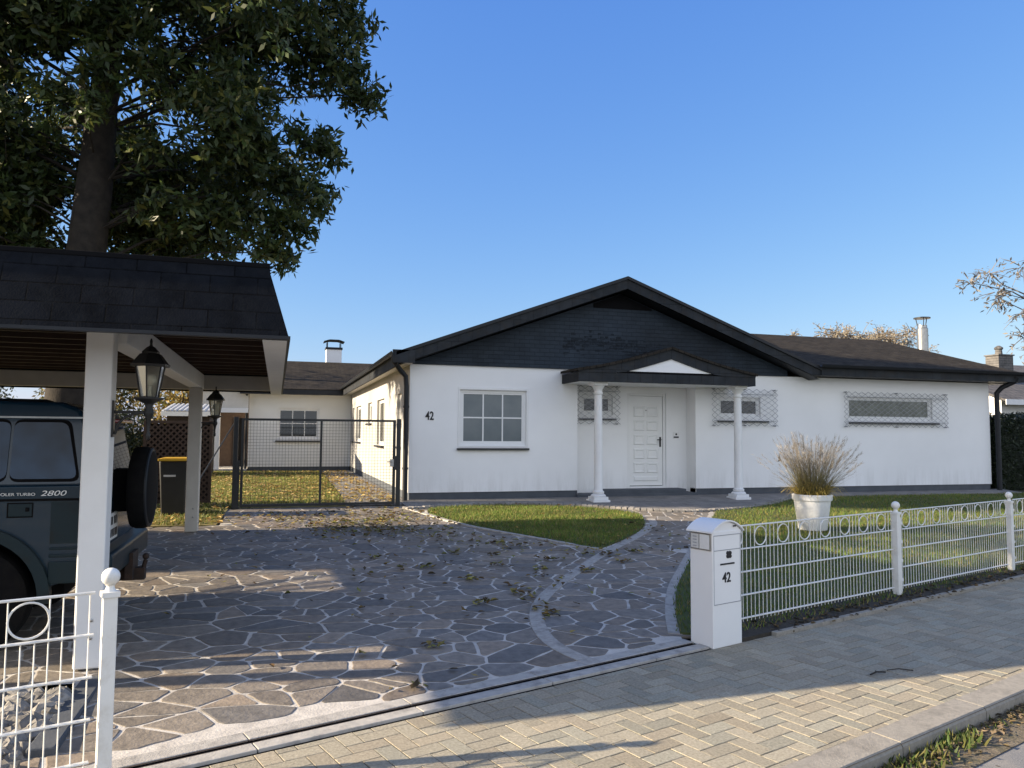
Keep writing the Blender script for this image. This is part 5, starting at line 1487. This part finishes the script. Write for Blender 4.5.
tr = [(-3.62, 15, .25), (-3.55, 15, .9), (-3.48, 15, 2.4), (-3.35, 15, 4.2), (-3.22, 15, 6.1), (-3.12, 15, 8.0), (-3.0, 15.1, 10), (-2.9, 15.1, 12.2), (-2.9, 15.1, 13.6)]
rd = [.54, .40, .365, .335, .295, .23, .16, .09, .04]
blobs = [((-2.9, 13.6, 7.6), .5), ((-3.0, 13.6, 7.0), .35), ((-2.75, 13.9, 8.7), .75), ((-2.2, 13.8, 8.0), .6), ((-3.5, 14.0, 8.6), .7), ((-2.2, 14.2, 6.6), .55), ((-3.9, 14.4, 7.4), .55), ((-1.9, 14.4, 5.6), .6), ((-4.3, 15.6, 6.2), .8), ((-4.6, 16.8, 7.2), .9), ((-4.9, 16.5, 5.8), .9), ((-5.6, 17.5, 6.8), 1.0), ((-4.2, 17.6, 8.4), .9), ((-5.4, 16, 8.0), 1.0), ((-6.4, 17, 6.0), 1.0), ((-4.3, 15.4, 5.0), .6), ((-5.6, 15.6, 4.9), .8), ((-2.4, 17, 7.0), .9), ((-1.9, 16.5, 8.6), .9), ((-2.0, 17.2, 5.3), .9),
         ((1.50, 15, 8.40), .50), ((1.15, 15, 8.75), .55), ((.95, 15.2, 10.1), .85), ((.55, 15, 7.3), .7), ((.25, 15, 6.3), .8), ((.05, 14.9, 5.6), .65), ((-.15, 14.8, 5.05), .5),
         ((-.9, 15.2, 5.9), .9), ((.75, 15.3, 9.3), .75), ((.5, 15, 11.1), .9), ((.9, 15.4, 11.9), .9), ((-.7, 14.6, 7.0), .9), ((-.8, 15.5, 8.2), .8), ((-.5, 15, 9.6), .95), ((-1.6, 15.6, 5.5), .9),
         ((-1.3, 14.2, 10.3), 1.0), ((-2.3, 16.4, 5.6), .9), ((.1, 14.7, 10.6), .9), ((-1.9, 14.2, 9.7), 1.0), ((-2.7, 13.8, 9.9), 1.0), ((-4.2, 14, 9.2), 1.0), ((-5.0, 14.5, 8.3), 1.0), ((-4.6, 14.8, 6.9), .8), ((-5.2, 15, 5.9), .9), ((-5.9, 15, 7.2), 1.0), ((-6.2, 15.4, 5.6), .9), ((-4.8, 15.6, 5.0), .7)]
while len(blobs) < 105:
    d = Vector((random.gauss(0, 1), random.gauss(0, 1), random.gauss(0, 1))).normalized()*random.random()**.4
    c = (-3.4+d.x*5.0, 15.4+d.y*4.8, 9.4+d.z*4.9)
    ry = c[1]/15.0
    if c[2] < 4.9 or (c[1] > 16.3 and c[2] > 8.4): continue
    if c[0]/ry > .75: continue
    if c[1] < 15.0 and abs(c[0]/ry+3.2) < 1.25 and c[2] < 8.9: continue
    if c[1] > 15 and c[1] < 17.5 and abs(c[0]/ry-.2) < .7 and 7.6 < c[2]/ry < 8.6 and random.random() < .8: continue
    blobs.append((c, random.uniform(.7, 1.05)))
LG = [(0.045, 0.072, 0.020), (0.060, 0.088, 0.024), (0.034, 0.055, 0.018), (0.10, 0.112, 0.028), (0.05, 0.075, 0.03)]
make_tree('chestnut_tree', 'big dark leafy chestnut tree rising behind the carport roof', tr, rd, blobs, .19, LG, 1250, 44, limb=.026)

# sparse tree whose twigs enter at the right edge
bl = [((18.95, 17, 6.15), .45), ((19.7, 17, 6.45), .6), ((20.2, 17.2, 6.0), .65), ((20.6, 16.8, 5.3), .6), ((20.0, 17, 5.75), .5), ((21.2, 17.2, 6.8), .8), ((20.9, 17, 4.65), .6), ((21.4, 17, 5.8), .8), ((22.5, 17.4, 7.2), .9), ((23, 16.6, 6.2), .9), ((23.6, 17.4, 5.2), .9), ((21.3, 17, 4.2), .5), ((22.4, 16.4, 5), .8), ((24.2, 17, 6.8), .9), ((22.6, 17, 8.3), .8)]
make_tree('sparse_tree', 'thinly leaved tree whose twigs reach in at the right edge of the sky', [(22.6, 17, .3), (22.5, 17, 2), (22.6, 17, 4), (22.7, 17, 6.5), (22.7, 17, 8)], [.16, .13, .11, .06, .02], bl, .15, [(0.20, 0.18, 0.15), (0.13, 0.12, 0.10), (0.28, 0.24, 0.19)], 52, 14, bark='bark_pale', tw_r=.008, draw_twigs=16, attach=2, limb=.03)
bl = [((28.9+random.uniform(-2.9, 2.6), 32+random.gauss(0, 1), 5.2+random.random()*2.0), random.uniform(.6, .95)) for _ in range(40)]
bl += [((27.4, 32, 6.4), .9), ((28.6, 32, 6.3), .9), ((29.6, 32, 6.6), .9), ((30.4, 32, 6.8), .8), ((26.6, 32, 6.0), .8), ((31, 32, 5.5), .8), ((32, 32, 4.9), .7)]
make_tree('bare_tree', 'pale half-bare autumn tree behind the right roof beside the steel flue', [(28.6, 32, .3), (28.6, 32, 2.5), (28.7, 32, 4.2), (28.8, 32, 6)], [.2, .16, .12, .04], bl, .14, [(0.34, 0.29, 0.21), (0.26, 0.22, 0.16), (0.40, 0.34, 0.23)], 90, 26, bark='bark_pale', tw_r=.011, draw_twigs=24, attach=1.5, limb=.035)

def bush(name, label, c, rx, ry_, h, leaf, colors, n, group=None, stem=True, cat='shrub'):
    root = thing(name, label, cat, (c[0], c[1], GZ), group)
    P = []
    lob = [(random.gauss(0, .45), random.gauss(0, .4), random.uniform(.25, .85), random.uniform(.28, .5)) for _ in range(16)]
    for _ in range(n):
        a, b, z, r = random.choice(lob)
        d = Vector((random.gauss(0, 1), random.gauss(0, 1), random.gauss(0, 1))).normalized()*(random.random()**.35)
        P.append((c[0]+(a+d.x*r)*rx, c[1]+(b+d.y*r)*ry_, max(GZ+.03, GZ+(z+d.z*r*.6)*h)))
    m = MB()
    for a, b, z, r in lob: m.tube([(c[0]+a*.15*rx, c[1]+b*.15*ry_, GZ), (c[0]+a*.6*rx, c[1]+b*.6*ry_, GZ+z*h*.5), (c[0]+a*rx, c[1]+b*ry_, GZ+z*h)], [.05, .035, .015], 5)
    m.build('stems', M['bark'], root)
    leafy('foliage', P, leaf, colors, M['leaf'], root, .2)
    return root
G3 = 'garden bushes beyond the carport'
YEL = [(0.30, 0.20, 0.05), (0.22, 0.17, 0.05), (0.15, 0.14, 0.04), (0.34, 0.25, 0.08)]
OLI = [(0.09, 0.10, 0.03), (0.13, 0.12, 0.04), (0.06, 0.075, 0.025)]
DRK = [(0.03, 0.045, 0.02), (0.045, 0.055, 0.025), (0.02, 0.03, 0.015)]
ORG = [(0.24, 0.11, 0.04), (0.28, 0.16, 0.05), (0.14, 0.10, 0.04)]
bush('garden_bush', 'golden yellow autumn bush seen just right of the near lantern', (-4.1, 34), 2.6, 1.5, 4.6, .20, YEL, 5200, G3)
bush('garden_bush', 'pale olive bush seen between the near post and the near lantern', (-7.2, 36), 2.6, 1.5, 4.4, .20, OLI+YEL, 4600, G3)
bush('garden_bush', 'dark conifer bush standing low beyond the lattice screen', (-5.2, 30), 1.2, 1.0, 2.1, .15, DRK, 3600, G3)
bush('garden_bush', 'low orange brown bush on the meadow left of the dark conifer', (-6.4, 30.5), 1.3, .9, 1.5, .14, ORG, 2400, G3)
bush('garden_bush', 'grey green bush seen above the roof of the off-roader', (-12.5, 34), 3.2, 1.6, 3.6, .2, OLI+DRK, 4600, G3)
bush('garden_bush', 'tall dark bush at the far left edge beyond the car roof', (-17.5, 34), 3.0, 1.8, 3.4, .2, DRK+OLI, 4600, G3)
bush('garden_bush', 'bright yellow green bush behind the corrugated shed roof', (-1.5, 40), 3.0, 1.5, 5.2, .2, YEL+OLI, 4600, G3)
for i, (x, y, lab) in enumerate(((-13.2, 28, 'slim dark garden tree trunk left of the chestnut trunk, the left one of a pair'), (-12.0, 28, 'slim leaning garden tree right beside its twin left of the chestnut trunk'), (-6.3, 29, 'slim dark garden tree seen just right of the near carport post'))):
    bl = [((x+random.gauss(0, 1.0), y+random.gauss(0, .8), 5.2+random.random()*2.6), random.uniform(.6, .9)) for _ in range(7)]
    make_tree('garden_tree', lab, [(x, y, .3), (x+(.1 if i != 1 else .35), y, 2.5), (x+(.2 if i != 1 else .8), y, 5), (x+.3, y, 7.5)], [.19, .16, .11, .04], bl, .18, OLI+LG, 70, 10, group='slim garden trees beyond the carport', limb=.04)
for i, x in enumerate((-5.35, -4.35, -3.55)):
    p = thing('garden_post', ['thin pale garden fence post on the meadow, left one', 'thin pale garden fence post on the meadow, middle one', 'thin pale garden fence post beside the lattice screen'][i], 'post', (x, 24, GZ), 'thin garden fence posts')
    m = MB(); m.box((x-.04, 23.96, GZ-.05), (x+.04, 24.04, GZ+1.15)); m.prism([(x-.05, GZ+1.151), (x+.05, GZ+1.151), (x, GZ+1.21)], lambda u, w, v: (u, 24+w, v), -.05, .05); m.build('shaft', M['white_wood2'], p)
# little shed with corrugated roof
sh = thing('garden_shed', 'small brown garden shed with striped corrugated roof edge behind the lattice', 'shed', (-2.6, 24.5, GZ))
m = MB(); m.box((-3.05, 24.1, GZ), (-1.9, 26.2, 2.15)); m.build('wall', M['reed'], sh)
m = MB(); m.box((-3.2, 23.95, 2.15), (-1.75, 24.0, 2.28)); m.build('fascia', M['white_wood'], sh)
m = MB(); k = 0; x = -3.15
while x < -1.75:
    r = .045; z = 2.30
    for (za, zb_, mat_) in ((0, .30, 0),):
        m.prism([(x, z), (x+.02, z+.03), (x+.07, z+.03), (x+.09, z)], lambda u, w, v: (u, 24+w*2.2, v+.26*w), 0, 1)
    x += .13
m.add([(-3.2, 24, 2.292), (-1.75, 24, 2.292), (-1.75, 26.2, 2.55), (-3.2, 26.2, 2.55)], [(0, 1, 2, 3)])
m.build('roof', M['corr_w'], sh)

def hedge(label, x0, x1, y0, y1, z0, z1, n, leaf, colors, frame=None):
    root = thing('hedge', label, 'hedge', ((x0+x1)/2, (y0+y1)/2, z0) if frame is None else (*sp((x0+x1)/2, (y0+y1)/2), z0))
    T = (lambda x, y, z: (x, y, z)) if frame is None else (lambda x, y, z: (*sp(x, y), z))
    m = MB(); m.box((x0+.13, y0+.13, z0), (x1-.13, y1-.13, z1-.13), T); m.build('core', M['hedge_core'], root)
    P = []
    for _ in range(n):
        f = random.random(); x = random.uniform(x0, x1); y = random.uniform(y0, y1); z = random.uniform(z0, z1)
        if f < .45: y = y0+abs(random.gauss(0, .09))
        elif f < .6: x = x0+abs(random.gauss(0, .09))
        elif f < .8: z = z1-abs(random.gauss(0, .07))+.05*math.sin(x*3)
        elif f < .9: x = x1-abs(random.gauss(0, .09))
        else: y = y1-abs(random.gauss(0, .09))
        P.append(T(x, y, z))
    leafy('foliage', P, leaf, colors, M['leaf'], root, .1)
    return root
hedge('dark clipped evergreen hedge right of the house corner', 18.0, 29, 15.4, 16.6, .33, 2.32, 22000, .10, [(0.022, 0.034, 0.014), (0.03, 0.042, 0.016), (0.015, 0.024, 0.011)])
hedge('unseen tall hedge added left of the carport to shade the drive', -9.0, -7.7, 9.98, 12.7, .15, 3.55, 4500, .16, DRK)  # out of view, added to cast the dark band across the drive
nbl = [((-9.6+random.uniform(-1.6, 1.6), random.uniform(6.6, 9.8) if i_ < 38 else random.uniform(11.0, 12.6), 5.3+random.uniform(-.6, 3.0)), random.uniform(.6, .85)) for i_ in range(56)]  # crown of an added unseen tree, gap left for the sunlit lawn patch
make_tree('unseen_shade_tree', 'unseen leafy tree added left of the carport to shade the right lawn', [(-9.6, 8.3, .1), (-9.6, 8.3, 2.5), (-9.5, 8.3, 5), (-9.5, 8.3, 8)], [.2, .16, .12, .04], nbl, .2, LG, 420, 22, limb=.03)
hedge('unseen clipped hedge added far left of the driveway to shade the pavement', -14, -8.9, .05, .75, 0, 2.0, 4500, .12, DRK, frame=1)  # out of view, added to cast shade on the near pavement

# neighbour's house at the right edge
nb = thing('neighbour_house', 'neighbouring white house with grey tiled roof beyond the dark hedge', 'house', (30, 25, .3))
m = MB(); wall_holes(m, TF(22.3), 26.2, 38, .3, 3.2, [(26.9, 28.2, 1.6, 2.75), (30, 32, 1.6, 2.75)])
m.add([(26.2, 22.3, .3), (26.2, 31, .3), (26.2, 31, 3.2), (26.2, 26.6, 4.9), (26.2, 22.3, 3.2)], [(0, 1, 2, 3, 4)])
m.build('wall', M['wall'], nb, fix=False)
for q in ((26.9, 28.2, 1.6, 2.75), (30, 32, 1.6, 2.75)): window(nb, TF(22.3), q, 2, 1, M['glass_dark'], sillr=(q[0]-.05, q[1]+.05, 1.52, 1.58))
m = MB(); slab(m, [(25.7, 21.7, 3.12), (38.5, 21.7, 3.12), (38.5, 26.6, 5.0), (25.7, 26.6, 5.0)], .08); slab(m, [(25.7, 31.5, 3.12), (38.5, 31.5, 3.12), (38.5, 26.6, 5.0), (25.7, 26.6, 5.0)], .08); m.build('roof', M['ntile'], nb)
m = MB(); m.box((25.7, 21.66, 2.92), (38.5, 21.69, 3.12)); m.build('fascia', M['white_wood'], nb)
m = MB(); m.box((27.78, 23.7, 3.4), (28.55, 24.3, 5.02)); cn = m.build('chimney', M['nbrick'], nb)
m = MB(); m.box((27.74, 23.66, 5.021), (28.59, 24.34, 5.07)); m.lathe([(.14, 0), (.12, .2), (.16, .24), (.16, .3), (.05, .38)], (28.15, 24.0, 5.07), 14); m.build('chimney_pot', M['nbrick'], cn)

# two small twigs lying on the pavement
for (s, p, a, lab) in ((.0, -1.12, .3, 'small dark twig lying on the sunlit pavement near the kerb'),):
    m = MB(); x, y = sp(s, p)
    m.tube([(x, y, .012), (x+.07, y+.02, .02), (x+.15, y+.02, .012)], .006, 5); m.tube([(x+.06, y+.02, .018), (x+.10, y+.06, .014)], .004, 5); m.tube([(x+.2, y+.06, .010), (x+.3, y+.05, .015), (x+.38, y+.0, .010)], .004, 5)
    tag(m.build('twig', M['bark']), lab, 'twig')
